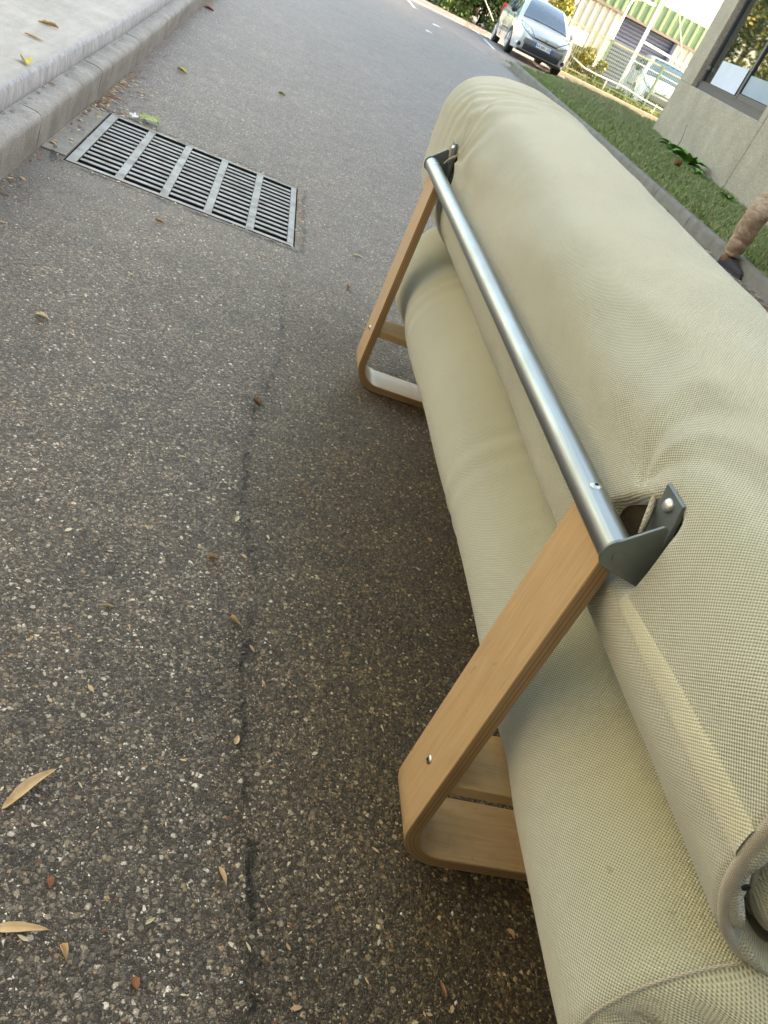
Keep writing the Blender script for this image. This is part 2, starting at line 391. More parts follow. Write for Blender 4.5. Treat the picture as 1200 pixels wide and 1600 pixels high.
for i in range(nb):
    x0 = ix0+(cw+gap)*i
    for j in range(1, nr):
        yy = f_+pitchy*j
        if barme is None:
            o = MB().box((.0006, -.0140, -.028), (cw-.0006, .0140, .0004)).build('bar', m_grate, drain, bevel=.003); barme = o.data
        else:
            o = bpy.data.objects.new('bar', barme); COL.objects.link(o); o.parent = drain
        o.location = (x0, yy, 0)
pit = MB(); g_ = .0061; pit.add([(-g_,-g_,-.001),(W_+g_,-g_,-.001),(W_+g_,D_+g_,-.001),(-g_,D_+g_,-.001),(-g_,-g_,-.6),(W_+g_,-g_,-.6),(W_+g_,D_+g_,-.6),(-g_,D_+g_,-.6)], [(0,1,5,4),(1,2,6,5),(2,3,7,6),(3,0,4,7),(4,5,6,7)])
pit.build('pit', m_black, drain)
sb = MB().box((-.668, 3.17, -.02), (GX0-.007, 3.93, .006)).build('apron_slab', m_slab, bevel=.002, kind='structure')

# left kerb stones (parts of the kerb), platform behind
def kerb_profile_stone(name, mat, parent, L, prof, seed, yflip=False):
    """prof: (x,z) list; extruded in +y by L with subdivisions and small unevenness"""
    n = 9; V = []; m = len(prof)
    for j in range(n):
        y = L*j/(n-1)
        for i, (x, z) in enumerate(prof):
            q = Vector((x*9+seed*3.1, y*7, z*9)); d = noise.noise(q)*.0035
            q2 = Vector((x*40+seed, y*40, z*40)); d += noise.noise(q2)*.0012
            V.append((x+d, y, z+d*.8 if z > .01 else z))
    F = []
    for j in range(n-1):
        for i in range(m-1): F.append((j*m+i, j*m+i+1, (j+1)*m+i+1, (j+1)*m+i))
    F.append(tuple(range(m))); F.append(tuple((n-1)*m+i for i in range(m))[::-1])
    me = bpy.data.meshes.new(name); me.from_pydata(V, [], F)
    bm = bmesh.new(); bm.from_mesh(me); bmesh.ops.recalc_face_normals(bm, faces=bm.faces)
    for f in bm.faces: f.smooth = True
    for e in bm.edges:
        if len(e.link_faces) != 2 or e.calc_face_angle(0) > radians(50): e.smooth = False
    bm.to_mesh(me); bm.free()
    return link(name, me, parent, [mat])
kerb = empty('kerb', (0, 0, 0), kind='structure')
profL = [(-.67, -.02), (-.669, .06), (-.667, .104), (-.671, .117), (-.680, .125), (-.695, .129), (-.72, .131), (-.752, .133), (-.752, -.02)]
y = -2.88; k = 0
while y < 24:
    L = 1.0 if y < 4.5 or y > 5.5 else 1.0
    o = kerb_profile_stone('kerb_stone', m_kerb, kerb, .994, profL, k); o.location = (0, y, gz(y+.5) if y > 4.5 else 0)
    if y > 4.5: o.rotation_euler = (.015, 0, 0); o.location.z = gz(y)
    y += 1.0; k += 1
# platform slab with rough broken edge
V = []; F = []; ny = 420; ys_ = np.linspace(-6, 24, ny)
row = 7
for y in ys_:
    e = noise.noise(Vector((0, y*5, 0)))*.008+noise.noise(Vector((3, y*23, 0)))*.006-.022*max(0, noise.noise(Vector((8, y*3.1, 0)))-.32)*2
    g = gz(y)
    for x, z in ((-.757, -.05), (-.758+e*.3, .14), (-.762+e*.8, .185), (-.772+e, .200), (-.80+e*.5, .205), (-2.5, .21), (-7, .22)):
        V.append((x, y, z+g))
for j in range(ny-1):
    for i in range(row-1): F.append((j*row+i, j*row+i+1, (j+1)*row+i+1, (j+1)*row+i))
t = NT('platform_mixed', .82, 0, .3); P = t.geo(); X, Y, Z = t.sep(P)
f = t.noise(P, 3.5, 7, .65); g = t.noise(P, 240, 3)
c = t.ramp(f, [(.28, (.32, .31, .29)), (.72, (.44, .43, .405))]); st = t.noise(t.mapscale(P, (30, 5, 30)), 1, 5, .6)
c = t.mix(.3, c, t.ramp(st, [(.3, .7), (.7, 1.25)]), 'MULTIPLY'); c = t.mix(.35, c, t.ramp(g, [(.3, .6), (.7, 1.3)]), 'MULTIPLY')
edge = t.ramp(t.math('SUBTRACT', X, t.math('MULTIPLY', f, .03)), [(0, 0.), (1, 1.)])
face = t.sep(t.geo('Normal'))[0]; fm = t.ramp(face, [(.35, 0.), (.75, 1.)])
vs = t.noise(t.mapscale(P, (40, 38, 9)), 1, 6, .75, 1.2)
c = t.mix(fm, c, t.ramp(vs, [(.3, (.22, .22, .23)), (.5, (.40, .40, .42)), (.68, (.62, .61, .62))]))
t.col(c); t.bump(t.math('ADD', g, t.math('MULTIPLY', st, 1.2)), .4, .002); m_platform = t.m
plat = mesh('loading_platform', V, F, m_platform, smooth=True, kind='structure')

# right kerb
kerb2 = empty('grass_kerb', (0, 0, 0), kind='structure')
profR = [(0, -.03), (.004, .10), (.010, .128), (.022, .137), (.085, .14), (.10, .135), (.103, -.02)]
profR = [(x, z) for x, z in profR]
def kx(y): return 4.27 + max(0, y-8)*.016 - max(0, 17.3-y)*0.0
y = -3.; k = 0
while y < 17.4:
    dxy = (kx(y+1)-kx(y)); L = .992
    o = kerb_profile_stone('kerb_stone', m_kerb2, kerb2, L, profR, k+50)
    o.location = (kx(y), y, gz(y)); o.rotation_euler = (.015 if y > 5 else 0, 0, -math.atan(dxy))
    y += 1.0; k += 1
# grass bed
WA = Vector((6.5, 11, 0)); WD = Vector((1.05, 5.9, 0)).normalized()   # foot line of the right-hand building
def wallx(y): return 6.5+(y-11)*1.05/5.9 if y > 8 else 6.5-3*1.05/5.9
V = []; F = []
rows = [(-3, 0), (5, 0), (8, 0), (11, 0), (14, 0), (17.0, 0), (17.45, 0), (18.4, 0), (20.5, 0), (22.3, 0)]
for (y, _) in rows:
    x0 = kx(y)+.10 if y < 17.2 else (4.3+.2 if y < 18 else 4.5+(y-18.4)*.75)
    x1 = wallx(y)+.02 if y < 17.4 else 12
    n = 8
    for i in range(n):
        x = x0+(x1-x0)*i/(n-1); V.append((x, y, gz(y)+(.125 if y < 17.2 else (.10 if y < 18 else .06))*(1 if 0 < i else .85)+.02*sin(x*3+y)))
for j in range(len(rows)-1):
    for i in range(7): F.append((j*8+i, j*8+i+1, (j+1)*8+i+1, (j+1)*8+i))
bed = mesh('grass_bed', V, F, m_soil, smooth=True, kind='structure')
# grass blades as one mass
def bladefield(n, sampler, hmin, hmax, name, mat, w=.004):
    pts = [];
    while len(pts) < n:
        p = sampler()
        if p: pts.append(p)
    P = np.array(pts); n = len(P); a = np.random.rand(n)*2*pi; hh = np.random.uniform(hmin, hmax, n)*P[:, 3]
    lean = np.random.uniform(.1, .9, n)*hh; la = np.random.rand(n)*2*pi
    ww = w*np.random.uniform(.7, 1.6, n)
    dx, dy = np.cos(a)*ww, np.sin(a)*ww; lx, ly = np.cos(la)*lean, np.sin(la)*lean
    B = P[:, :3]
    v0 = B+np.c_[-dx, -dy, 0*dx]; v1 = B+np.c_[dx, dy, 0*dx]
    m0 = B+np.c_[-dx*.7+lx*.35, -dy*.7+ly*.35, hh*.6]; m1 = B+np.c_[dx*.7+lx*.35, dy*.7+ly*.35, hh*.6]
    tp = B+np.c_[lx, ly, hh]
    V = np.stack([v0, v1, m1, m0, tp], 1).reshape(-1, 3)
    me = bpy.data.meshes.new(name); me.vertices.add(5*n); me.vertices.foreach_set('co', V.ravel())
    i = np.arange(n)*5
    loops = np.stack([i, i+1, i+2, i+3, i+3, i+2, i+4], 1).ravel()
    me.loops.add(7*n); me.loops.foreach_set('vertex_index', loops)
    me.polygons.add(2*n); st = np.stack([np.arange(n)*7, np.arange(n)*7+4], 1).ravel()
    me.polygons.foreach_set('loop_start', st); me.update(calc_edges=True); me.validate()
    return link(name, me, None, [mat], kind='stuff')
m_grass = foliage('grass_blades', [(.09, .17, .035), (.13, .22, .045), (.19, .28, .07), (.30, .34, .12), (.10, .17, .05), (.42, .38, .22), (.24, .24, .10)])
def gs():
    y = random.uniform(0.5, 22.2); 
    x0 = kx(y)+.07 if y < 17.4 else (4.35 if y < 18 else 4.5+(y-18.4)*.75)
    x1 = wallx(y)-.02 if y < 17.4 else 11.5
    x = random.uniform(x0, x1) if y < 17.4 else random.uniform(x0, min(x1, x0+5.5))
    d = .5+.5*noise.noise(Vector((x*1.4, y*1.1, 0)))+.25*noise.noise(Vector((x*5, y*5, 2)))
    if random.random() > .25+d: return None
    hh = 1. if x > x0+.12 else .5
    return (x, y, gz(y)+(.118 if y < 17.3 else .07), hh*(.5+d*.9))
bladefield(112000, gs, .035, .085, 'grass', m_grass, .0045)
m_drygrass = foliage('straw_blades', [(.34, .30, .17), (.25, .24, .12), (.20, .24, .10)])
def gs2():
    y = random.gauss(18.5, 2.0); x = random.uniform(5.3, 7.4)+(y-17)*.3
    if y < 14.5 or y > 22 or (y < 17.4 and x > wallx(y)-.05): return None
    return (x, y, gz(y)+(.118 if y < 17.3 else .07), 1.)
bladefield(9000, gs2, .05, .12, 'dry_grass', m_drygrass, .004)

# gutter litter beside the right kerb, debris by the left kerb and on the asphalt (uncountable)
def litter(name, n, sampler, size, mats, curl=.35, seed=1):
    V = []; F = []; mi = []
    rnd = random.Random(seed)
    for q in range(n):
        x, y, z = sampler(rnd); s = rnd.uniform(*size); a = rnd.random()*2*pi; w = s*rnd.uniform(.18, .5); c_ = rnd.uniform(-curl, curl)*s; ti = rnd.uniform(-.3, .3)
        b = len(V)
        for (u, vv, hh) in ((-1, 0, 0), (-.3, -1, 1), (-.3, 1, 1), (.4, -.8, 1), (.4, .8, 1), (1, 0, .2)):
            px, py = u*s, vv*w
            V.append((x+px*cos(a)-py*sin(a), y+px*sin(a)+py*cos(a), z+.0015+abs(hh*c_*.6)+abs(ti)*s*.3*(u+1)*.5))
        F += [(b, b+1, b+2), (b+1, b+3, b+4, b+2), (b+3, b+5, b+4)]; m_ = rnd.randrange(len(mats)); mi += [m_]*3
    me = bpy.data.meshes.new(name); me.from_pydata(V, [], F); me.polygons.foreach_set('material_index', mi)
    return link(name, me, None, mats, kind='stuff')
m_lf = [leafmat('tan_leaf', (.36, .22, .10), (.52, .36, .19)), leafmat('rust_leaf', (.20, .085, .035), (.34, .15, .07)), leafmat('straw_leaf', (.50, .42, .24), (.66, .58, .38)), leafmat('brown_leaf', (.11, .06, .035), (.2, .12, .07)), leafmat('pale_leaf', (.50, .33, .15), (.66, .47, .25)), leafmat('green_leaf', (.22, .30, .10), (.42, .46, .20)), leafmat('yellow_leaf', (.42, .38, .06), (.60, .52, .12))]
def sm_r(r):
    y = 5+15*r.random()**1.2; return (kx(y)-.01-abs(r.gauss(0, .10)), y, gz(y))
litter('gutter_litter', 1700, sm_r, (.010, .035), [m_lf[0], m_lf[1], m_lf[3], m_lf[2]], seed=2)
def sm_l(r):
    y = r.choice([r.uniform(2.2, 9), r.gauss(4.15, .12), r.gauss(4.6, .25), r.gauss(8.6, .25)]); w = .02 if r.random() < .6 else .10
    x = -.655+abs(r.gauss(0, w)); 
    if y > 3.12 and y < 3.98: x = min(x, -.60)
    return (x, y, gz(y)+(.006 if 3.17 < y < 3.93 and x < -.578 else 0))
litter('kerb_litter', 650, sm_l, (.005, .018), [m_lf[0], m_lf[1], m_lf[3], m_lf[2]], seed=3)
def sm_g(r):
    e = r.random(); w = abs(r.gauss(0, .018))
    if e < .3: return (r.uniform(GX0, GX1+.03), GY1+.008+w, 0)
    if e < .6: return (GX1+.008+w, r.uniform(GY0, GY1), 0)
    if e < .8: return (r.uniform(GX0-.1, GX1), GY0-.008-w, 0)
    return (r.uniform(-.66, -.60), r.choice([r.uniform(3.1, 4.2), r.gauss(3.95, .05)]), .007)
litter('grate_litter', 300, sm_g, (.003, .012), [m_lf[0], m_lf[1], m_lf[2], m_lf[3], m_lf[4]], seed=21)
def sm_f(r):
    y = 24.5+r.random()*9; return (4.3+(y-24)*.2+abs(r.gauss(0, .5)), y, gz(y)+.003)
litter('hedge_litter', 900, sm_f, (.02, .06), [m_lf[0], m_lf[1], m_lf[3]], seed=9)
def sm_a(r):
    while True:
        y = .35+7*r.random()**1.6; x = r.uniform(-.6, min(4.2, .6+y*.45))
        if GX0 < x < GX1 and GY0 < y < GY1: continue
        return (x, y, gz(y))
litter('scattered_chaff', 420, sm_a, (.0025, .0095), [m_lf[0], m_lf[2], m_lf[2], m_lf[4]], .15, seed=4)
def sm_k(r): return (-.748+abs(r.gauss(0, .012)), r.uniform(2.2, 9), .134+gz(5)) if False else (lambda y: (-.745+abs(r.gauss(0, .010)), y, .134+gz(y)))(r.uniform(2.2, 9))
litter('kerb_ledge_litter', 150, sm_k, (.004, .014), [m_lf[0], m_lf[1], m_lf[3]], seed=5)
# loose grit
def grit(n):
    base = [(1, 0, 0), (-1, 0, 0), (0, 1, 0), (0, -1, 0), (0, 0, 1), (0, 0, -.3)]
    tri = [(0, 2, 4), (2, 1, 4), (1, 3, 4), (3, 0, 4), (2, 0, 5), (1, 2, 5), (3, 1, 5), (0, 3, 5)]
    V = []; F = []
    r = random.Random(11)
    for q in range(n):
        x, y, z = sm_a(r); s = r.uniform(.0013, .0032)*(1.3 if r.random() < .1 else 1); a = r.random()*6.28; b = len(V)
        sx, sy, sz = s*r.uniform(.8, 1.3), s*r.uniform(.7, 1.1), s*r.uniform(.5, .9)
        for (u, v, w) in base:
            u += r.uniform(-.2, .2); v += r.uniform(-.2, .2)
            V.append((x+sx*u*cos(a)-sy*v*sin(a), y+sx*u*sin(a)+sy*v*cos(a), z+sz*w+.0004))
        F += [tuple(b+i for i in f) for f in tri]
    me = bpy.data.meshes.new('loose_grit'); me.from_pydata(V, [], F)
    t = NT('grit_stones', .6); rr = t.geo('Random Per Island')
    t.col(t.ramp(rr, [(0, (.09, .08, .07)), (.3, (.16, .145, .12)), (.5, (.26, .21, .14)), (.7, (.34, .32, .28)), (.86, (.24, .12, .07)), (.93, (.58, .56, .52))], 'CONSTANT'))
    return link('loose_grit', me, None, [t.m], kind='stuff')
grit(5200)

# ------------------------------------------------------------------ fallen leaves one by one
def leaf(name, x, y, z, L, W, ang, mat, curl, label, cat='leaf', shape='willow', tilt=0.):
    n = 14; V = []; F = []; r = random.Random(int(abs(x*1000)+abs(y*777)))
    for i in range(n+1):
        s = i/n; u = (s-.5)*L
        if shape == 'willow': w = W*(sin(pi*s**.8)**.8)*(1+.12*noise.noise(Vector((s*6, x*9, y))))
        elif shape == 'seed': w = W*(sin(pi*min(1, s**.6)))**.6*(1-.35*s)
        else: w = W*(sin(pi*s))**.55*(1+.35*noise.noise(Vector((s*9, x*9, y*3))))
        bend = .022*L*sin(pi*s*1.2+x*9)
        for k in (-1, -.5, 0, .5, 1):
            zz = abs(k)**1.5*w*curl+.05*L*curl*sin(s*5+y*7)+tilt*L*s
            V.append((u, k*w/2*(1-.15*curl)+bend, .0018+max(0, zz)))
    for i in range(n):
        for k in range(4): F.append((i*5+k, i*5+k+1, (i+1)*5+k+1, (i+1)*5+k))
    o = mesh(name, V, F, mat, smooth=True, label=label, cat=cat)
    o.location = (x, y, z); o.rotation_euler = (0, 0, ang)
    o['group'] = 'fallen leaves'
    sd = o.modifiers.new('thickness', 'SOLIDIFY'); sd.thickness = .0006
    return o
T, R_, Sx, Br, Pa, Gr, Ye = m_lf
LV = [
 (-.030, .662, .088, .016, 55, Pa, .5, 'willow', 'large pale willow leaf lying on asphalt, upper one at the left edge of the photo'),
 (.004, .484, .070, .013, 8, Pa, .4, 'willow', 'large pale willow leaf lower down at the left edge, half cut by the frame'),
 (.059, .465, .020, .010, -55, Pa, 1.4, 'willow', 'small folded tan leaf just right of the lower large willow leaf'),
 (.233, .583, .028, .008, -62, Pa, .7, 'willow', 'narrow golden leaf with dark end lying on the seam in the lower foreground'),
 (.150, .513, .015, .005, 45, Sx, .5, 'willow', 'tiny straw leaf between the folded tan leaf and the golden leaf'),
 (.144, .441, .016, .010, -60, R_, .6, 'oval', 'small rust coloured leaf scrap near the bottom edge of the photo'),
 (.235, .801, .019, .010, 80, Pa, .4, 'seed', 'tan teardrop seed leaf on the seam, just above the lower foreground'),
 (.158, 1.201, .024, .012, 20, T, 1.2, 'seed', 'curled tan maple seed left of the seam'),
 (.213, 1.05, .026, .011, -20, T, .9, 'seed', 'tan winged seed with rusty stalk beside the seam, level with the near steel bracket'),
 (.247, .995, .018, .006, -50, T, .4, 'willow', 'slim tan leaf touching the right side of the seam'),
 (.193, 1.344, .024, .009, 80, Sx, .5, 'willow', 'pale upright leaf on the seam, higher than the curled maple seed'),
 (-.002, 1.016, .024, .006, 12, T, .5, 'willow', 'narrow light brown leaf alone on the left part of the asphalt'),
 (.657, .560, .018, .008, -55, T, .8, 'willow', 'tan leaf in the dark shadow by the foot of the near wooden leg'),
 (.538, .472, .024, .006, -80, R_, .6, 'willow', 'thin rusty leaf near the bottom edge, left of the seat cushion end'),
 (-.342, 1.924, .034, .016, 5, Sx, .7, 'oval', 'pale crumpled leaf below the left end of the drain grate'),
 (.494, 2.90, .036, .022, 70, R_, 1., 'oval', 'orange brown curled leaf on asphalt left of the far wooden leg'),
 (-.281, 2.12, .022, .008, 100, Sx, .5, 'willow', 'small straw leaf upright below the drain grate'),
 (-.197, 2.871, .035, .013, -5, T, .7, 'willow', 'tan leaf just below the near edge of the drain grate'),
 (-.457, 5.439, .075, .034, -25, Ye, .5, 'willow', 'yellow leaf on the road beyond the drain grate near the kerb'),
 (.132, 6.008, .060, .026, -30, Gr, .7, 'oval', 'pale green leaf far out on the road beyond the grate'),
 (.205, 1.839, .030, .016, -40, Br, 1., 'oval', 'brown leaf lying in the upper part of the seam'),
 (.557, 3.317, .045, .012, -15, Sx, .5, 'willow', 'straw coloured leaf left of the bulging far end of the seat cushion'),
 (.059, 1.508, .020, .006, 15, Sx, .3, 'willow', 'small straw leaf in the middle of the open asphalt'),
 (.025, .543, .016, .009, -70, R_, .6, 'oval', 'rusty leaf crumb just above the folded tan leaf'),
 (.334, 1.509, .016, .008, -60, R_, .6, 'oval', 'reddish leaf scrap right of the seam beside the far stretch of seat cushion'),
 (-.202, 2.355, .016, .007, 40, Sx, .5, 'willow', 'tiny pale leaf on open asphalt well below the grate'),
]
for (x, y, L, W, a, mt, cu, sh, lb) in LV:
    leaf('fallen_leaf', x, y, gz(y), L, W, radians(a), mt, cu, lb, shape=sh)
for (x, y, z, L, W, a, mt, cu, sh, lb) in [
 (-.912, 4.105, .207, .085, .028, 10, T, .6, 'oval', 'orange tan leaf on the pale loading platform, farthest of the three there'),
 (-.885, 3.778, .207, .075, .022, -5, T, .3, 'willow', 'narrow tan leaf on the pale loading platform, middle of the three'),
 (-.800, 3.35, .207, .060, .042, -60, Ye, .5, 'oval', 'yellow green curled leaf at the edge of the pale loading platform'),
 (-.733, 3.491, .136, .028, .012, 10, R_, .3, 'oval', 'rusty leaf lying on the kerb ledge against the platform'),
 (-.60, 8.2, gz(8.2), .09, .05, 10, R_, .4, 'oval', 'large rust leaf at the foot of the left kerb, top edge of photo')]:
    leaf('fallen_leaf', x, y, z, L, W, radians(a), mt, cu, lb, shape=sh)
# crumpled green leaf with a scrap of white paper by the grate
V = []; F = []; n = 13
for j in range(n):
    for i in range(n):
        u, v = i/(n-1)*2-1, j/(n-1)*2-1; r_ = sqrt(max(0, 1-.35*u*u*v*v))
        V.append((u*.048*r_+.008*noise.noise(Vector((u*2, v*2, 5))), v*.032*r_, .012+.022*abs(noise.noise(Vector((u*2.2, v*2.2, 1))))*1.6+.01*(1-u*u)))
for j in range(n-1):
    for i in range(n-1): F.append((j*n+i, j*n+i+1, (j+1)*n+i+1, (j+1)*n+i))
o = mesh('crumpled_leaf', V, F, Gr, smooth=True, label='crumpled pale green leaf on the far left corner of the drain grate', cat='leaf'); o.location = (-.425, 4.045, .0); o.rotation_euler = (0, 0, .3)
o = mesh('paper_scrap', [(a*.5, b*.5, c*.7) for a, b, c in V], F, plain('white_paper', (.7, .7, .68), .8), smooth=True, label='small white paper scrap beside the crumpled green leaf at the grate', cat='paper scrap'); o.location = (-.49, 4.02, 0); o.rotation_euler = (0, 0, 1.)

# ------------------------------------------------------------------ sofa bed
sofa = empty('sofa_bed', (.9, 1.45, 0), label='cream woven sofa bed seen from behind, with bentwood legs and steel rail', cat='sofa bed')
OFF = Vector((.9, 1.45, 0))
def part(o): 
    o.location = Vector(o.location)-OFF; return o
def catmull(keys, n, closed=True):
    K = [np.array(k, float) for k in keys]; m = len(K); out = []
    for i in range(m if closed else m-1):
        p0, p1, p2, p3 = K[(i-1) % m], K[i], K[(i+1) % m], K[(i+2) % m]
        for j in range(n):
            t_ = j/n; out.append(.5*((2*p1)+(-p0+p2)*t_+(2*p0-5*p1+4*p2-p3)*t_**2+(-p0+3*p1-3*p2+p3)*t_**3))
    out = np.array(out)
    # resample evenly
    d = np.r_[0, np.cumsum(np.linalg.norm(np.diff(np.r_[out, out[:1]], axis=0), axis=1))]
    return np.r_[out, out[:1]], d
def resample(out, d, N):
    s = np.linspace(0, d[-1], N+1)[:-1]
    return np.c_[np.interp(s, d, out[:, 0]), np.interp(s, d, out[:, 1])], s
def gauss(x, c, w): return np.exp(-((x-c)/w)**2)
def cushion(name, keys, y0, y1, N, Mn, disp, cap0, cap1, mat, parent, crumple=0):
    out, d = catmull(keys, 12); prof, s = resample(out, d, N); cen = prof.mean(0)
    tg = np.roll(prof, -1, 0)-np.roll(prof, 1, 0); tg /= np.linalg.norm(tg, axis=1)[:, None]
    nr = np.c_[tg[:, 1], -tg[:, 0]]
    if ((prof-cen)*nr).sum() < 0: nr = -nr
    ysn = np.linspace(y0, y1, Mn); V = []; UV = []
    per = d[-1]
    rings = []
    for (f, dy) in cap0[::-1]: rings.append((y0+dy, f, True))
    for y in ysn: rings.append((y, 0, False))
    for (f, dy) in cap1: rings.append((y1+dy, f, True))
    for (y, f, cap) in rings:
        yc = min(max(y, y0), y1)
        dd = disp(prof, s, yc); q = prof+nr*dd[:, None]
        q = q+(cen-q)*f
        for i in range(N+1):
            k = i % N; yy_ = y
            if cap and f > .012 and crumple:
                a_ = Vector((q[k, 0]*9, f*5, q[k, 1]*9)); wr = abs(noise.noise(a_))+.5*abs(noise.noise(a_*2.3)); yy_ = y-(wr-.25)*crumple*min(1, f/.08)*(1 if y < 1 else -1)
            V.append((q[k, 0], yy_, q[k, 1]))
            UV.append((y-.20*f*(1 if y < 1 else -1), s[k] if i < N else per) if f < .12 else (q[k, 0], q[k, 1]))
    m = N+1; F = []
    for j in range(len(rings)-1):
        for i in range(N): F.append((j*m+i, j*m+i+1, (j+1)*m+i+1, (j+1)*m+i))
    F.append(tuple(range(N))); F.append(tuple((len(rings)-1)*m+i for i in range(N)))
    V = [(a-OFF.x, b-OFF.y, c) for a, b, c in V]
    me = bpy.data.meshes.new(name); me.from_pydata([tuple(map(float, v)) for v in V], [], F)
    l = me.uv_layers.new(name='UVMap'); idx = np.zeros(len(me.loops), int); me.loops.foreach_get('vertex_index', idx)
    l.data.foreach_set('uv', np.array(UV, float)[idx].ravel())
    me.update(); o = link(name, me, parent, [mat], True)
    bm = bmesh.new(); bm.from_mesh(me); bmesh.ops.recalc_face_normals(bm, faces=bm.faces); bm.to_mesh(me); bm.free()
    return o, prof, s, nr, cen

YN, YF = .335, 2.52
backkeys = [(.500, .572), (.493, .62), (.490, .68), (.500, .745), (.532, .80), (.590, .836), (.66, .850), (.74, .848), (.81, .826), (.868, .77), (.895, .69), (.895, .60), (.88, .52), (.83, .452), (.75, .425), (.67, .425), (.605, .438), (.552, .478), (.517, .525)]
def bdisp(P, s, y):
    x, z = P[:, 0], P[:, 1]; rear = 1/(1+np.exp((x-.62)/.03)); d = np.zeros(len(P))
    mid = gauss(y, 1.45, 1.0)
    d += .010*np.sin(y*2.1+.4)*rear*gauss(z, .74, .09)
    # groove where the rail presses the back, deeper near the brackets
    on = 1/(1+exp(-(y-.70)/.03))*1/(1+exp((y-2.2)/.03))
    d -= rear*gauss(z, .645, .05)*(.010+.012*gauss(y, 1.0, .25)+.010*gauss(y, 1.95, .2))*on
    d += rear*gauss(z, .765, .05)*.006*np.sin(y*5.2+.8)+rear*.0035*np.sin((y+z*1.5)*11)*gauss(z, .72, .06)
    # pockets cut for the brackets
    for yb, y0_ in ((.680, .650), (2.198, 2.228)):
        din = max(0, (y-y0_)*(1 if yb < 1 else -1))
        d -= .038*rear*np.exp(-(np.abs(z-.634+.75*din)/.052)**6)*exp(-(abs(y-yb)/.060)**6)
    # folds running up and round from both brackets
    for yb, sg, amp in ((2.19, -1, .0055), (.72, 1, .0024)):
        dy = (y-yb)*1.0; dz = (z-.66)+np.maximum(0, x-.5)*1.0; r = np.sqrt(dy*dy+dz*dz)+1e-6; an = np.arctan2(dz, dy*sg)
        env = r/.07*np.exp(1-r/.10)*.75
        side = 1/(1+np.exp(-(an-.15)/.12))*1/(1+np.exp((an-2.5)/.2))
        wav = np.sin(an*7+2.2*np.sin(r*14+1)+(.6 if sg > 0 else 0))
        d += amp*env*side*(np.abs(wav)**1.5*np.sign(wav))*(1/(1+np.exp((x-.80)/.03)))*(z > .55)
        d -= .009*gauss(r, 0, .09)*side*rear
    # finer arcs of slack near the far end
    up = 1/(1+np.exp(-(z-.66)/.02))
    arc = np.sin((y-2.35+1.0*(z-.7)**2*4+np.maximum(0, x-.5)*.35)*95)
    d += .0022*arc*up*gauss(y, 2.26, .16)*np.exp(-np.maximum(0, x-.70)/.12)
    nz = np.array([noise.noise(Vector((xx*7, y*3.2, zz*7)))+.4*noise.noise(Vector((xx*17, y*9, zz*17))) for xx, zz in P[::4]])
    nzz = np.interp(np.arange(len(P)), np.arange(0, len(P), 4), nz)
    d += nzz*.0065
    d += (1/(1+np.exp(-(z-.74)/.03)))*(.018-.052*min(1, max(0, 1-(y-.5)/1.7))-.016*min(1, max(0, 1-(y-.9)/.9)))
    return d
cap_end = [(0.02, -.008), (.05, -.013), (.085, -.012), (.105, -.004), (.115, .012), (.125, .026), (.135, .028), (.15, .014), (.18, -.002)]+[(f, -.004-.016*(1-exp(-(f-.18)/.1))) for f in np.linspace(.20, .95, 24)]
cap_far = [(.008, .018), (.025, .036), (.06, .05), (.14, .062), (.4, .07), (.9, .075)]
back, bprof, bs, bnr, bcen = cushion('back_cushion', backkeys, YN, YF, 330, 680, bdisp, cap_end, cap_far, m_fab, sofa, .030)

def ring_curve(prof, nr, cen, f, dy, y, disp, r, name, mat, parent, every=1, i0=0, i1=None):
    q = prof+nr*disp(prof, None, y)[:, None]; q = q+(cen-q)*f
    pts = [(q[i][0]-OFF.x, y+dy-OFF.y, q[i][1]) for i in range(0, len(q), every)]
    mb = MB(); mb.tube(pts, r, 10, closed=True)
    o = mb.build(name, mat, parent, smooth=True)
    l = o.data.uv_layers.new(name='UVMap'); 
    vs = o.data.vertices
    for lp in o.data.loops:
        c = vs[lp.vertex_index].co; a = atan2(c.z-cen[1], c.x+OFF.x-cen[0]); l.data[lp.index].uv = (a*.2, (lp.vertex_index % 10)/10*2*pi*r)
    return o
ring_curve(bprof, bnr, bcen, .035, -.008, YN, bdisp, .0068, 'rim_piping', m_pipe, back, 2)
ring_curve(bprof, bnr, bcen, .165, .004, YN, bdisp, .0032, 'panel_piping', m_pipe, back, 2)
# small eyelet hole on the rim
kk = int(np.argmin(np.hypot(bprof[:, 0]-.507, bprof[:, 1]-.55)))
pp = bprof[kk]+(bcen-bprof[kk])*.06
MB().cyl((pp[0]-OFF.x, YN-.0215-OFF.y, pp[1]), (0, 1, 0), .0035, .002, 10).build('eyelet', m_black, back)

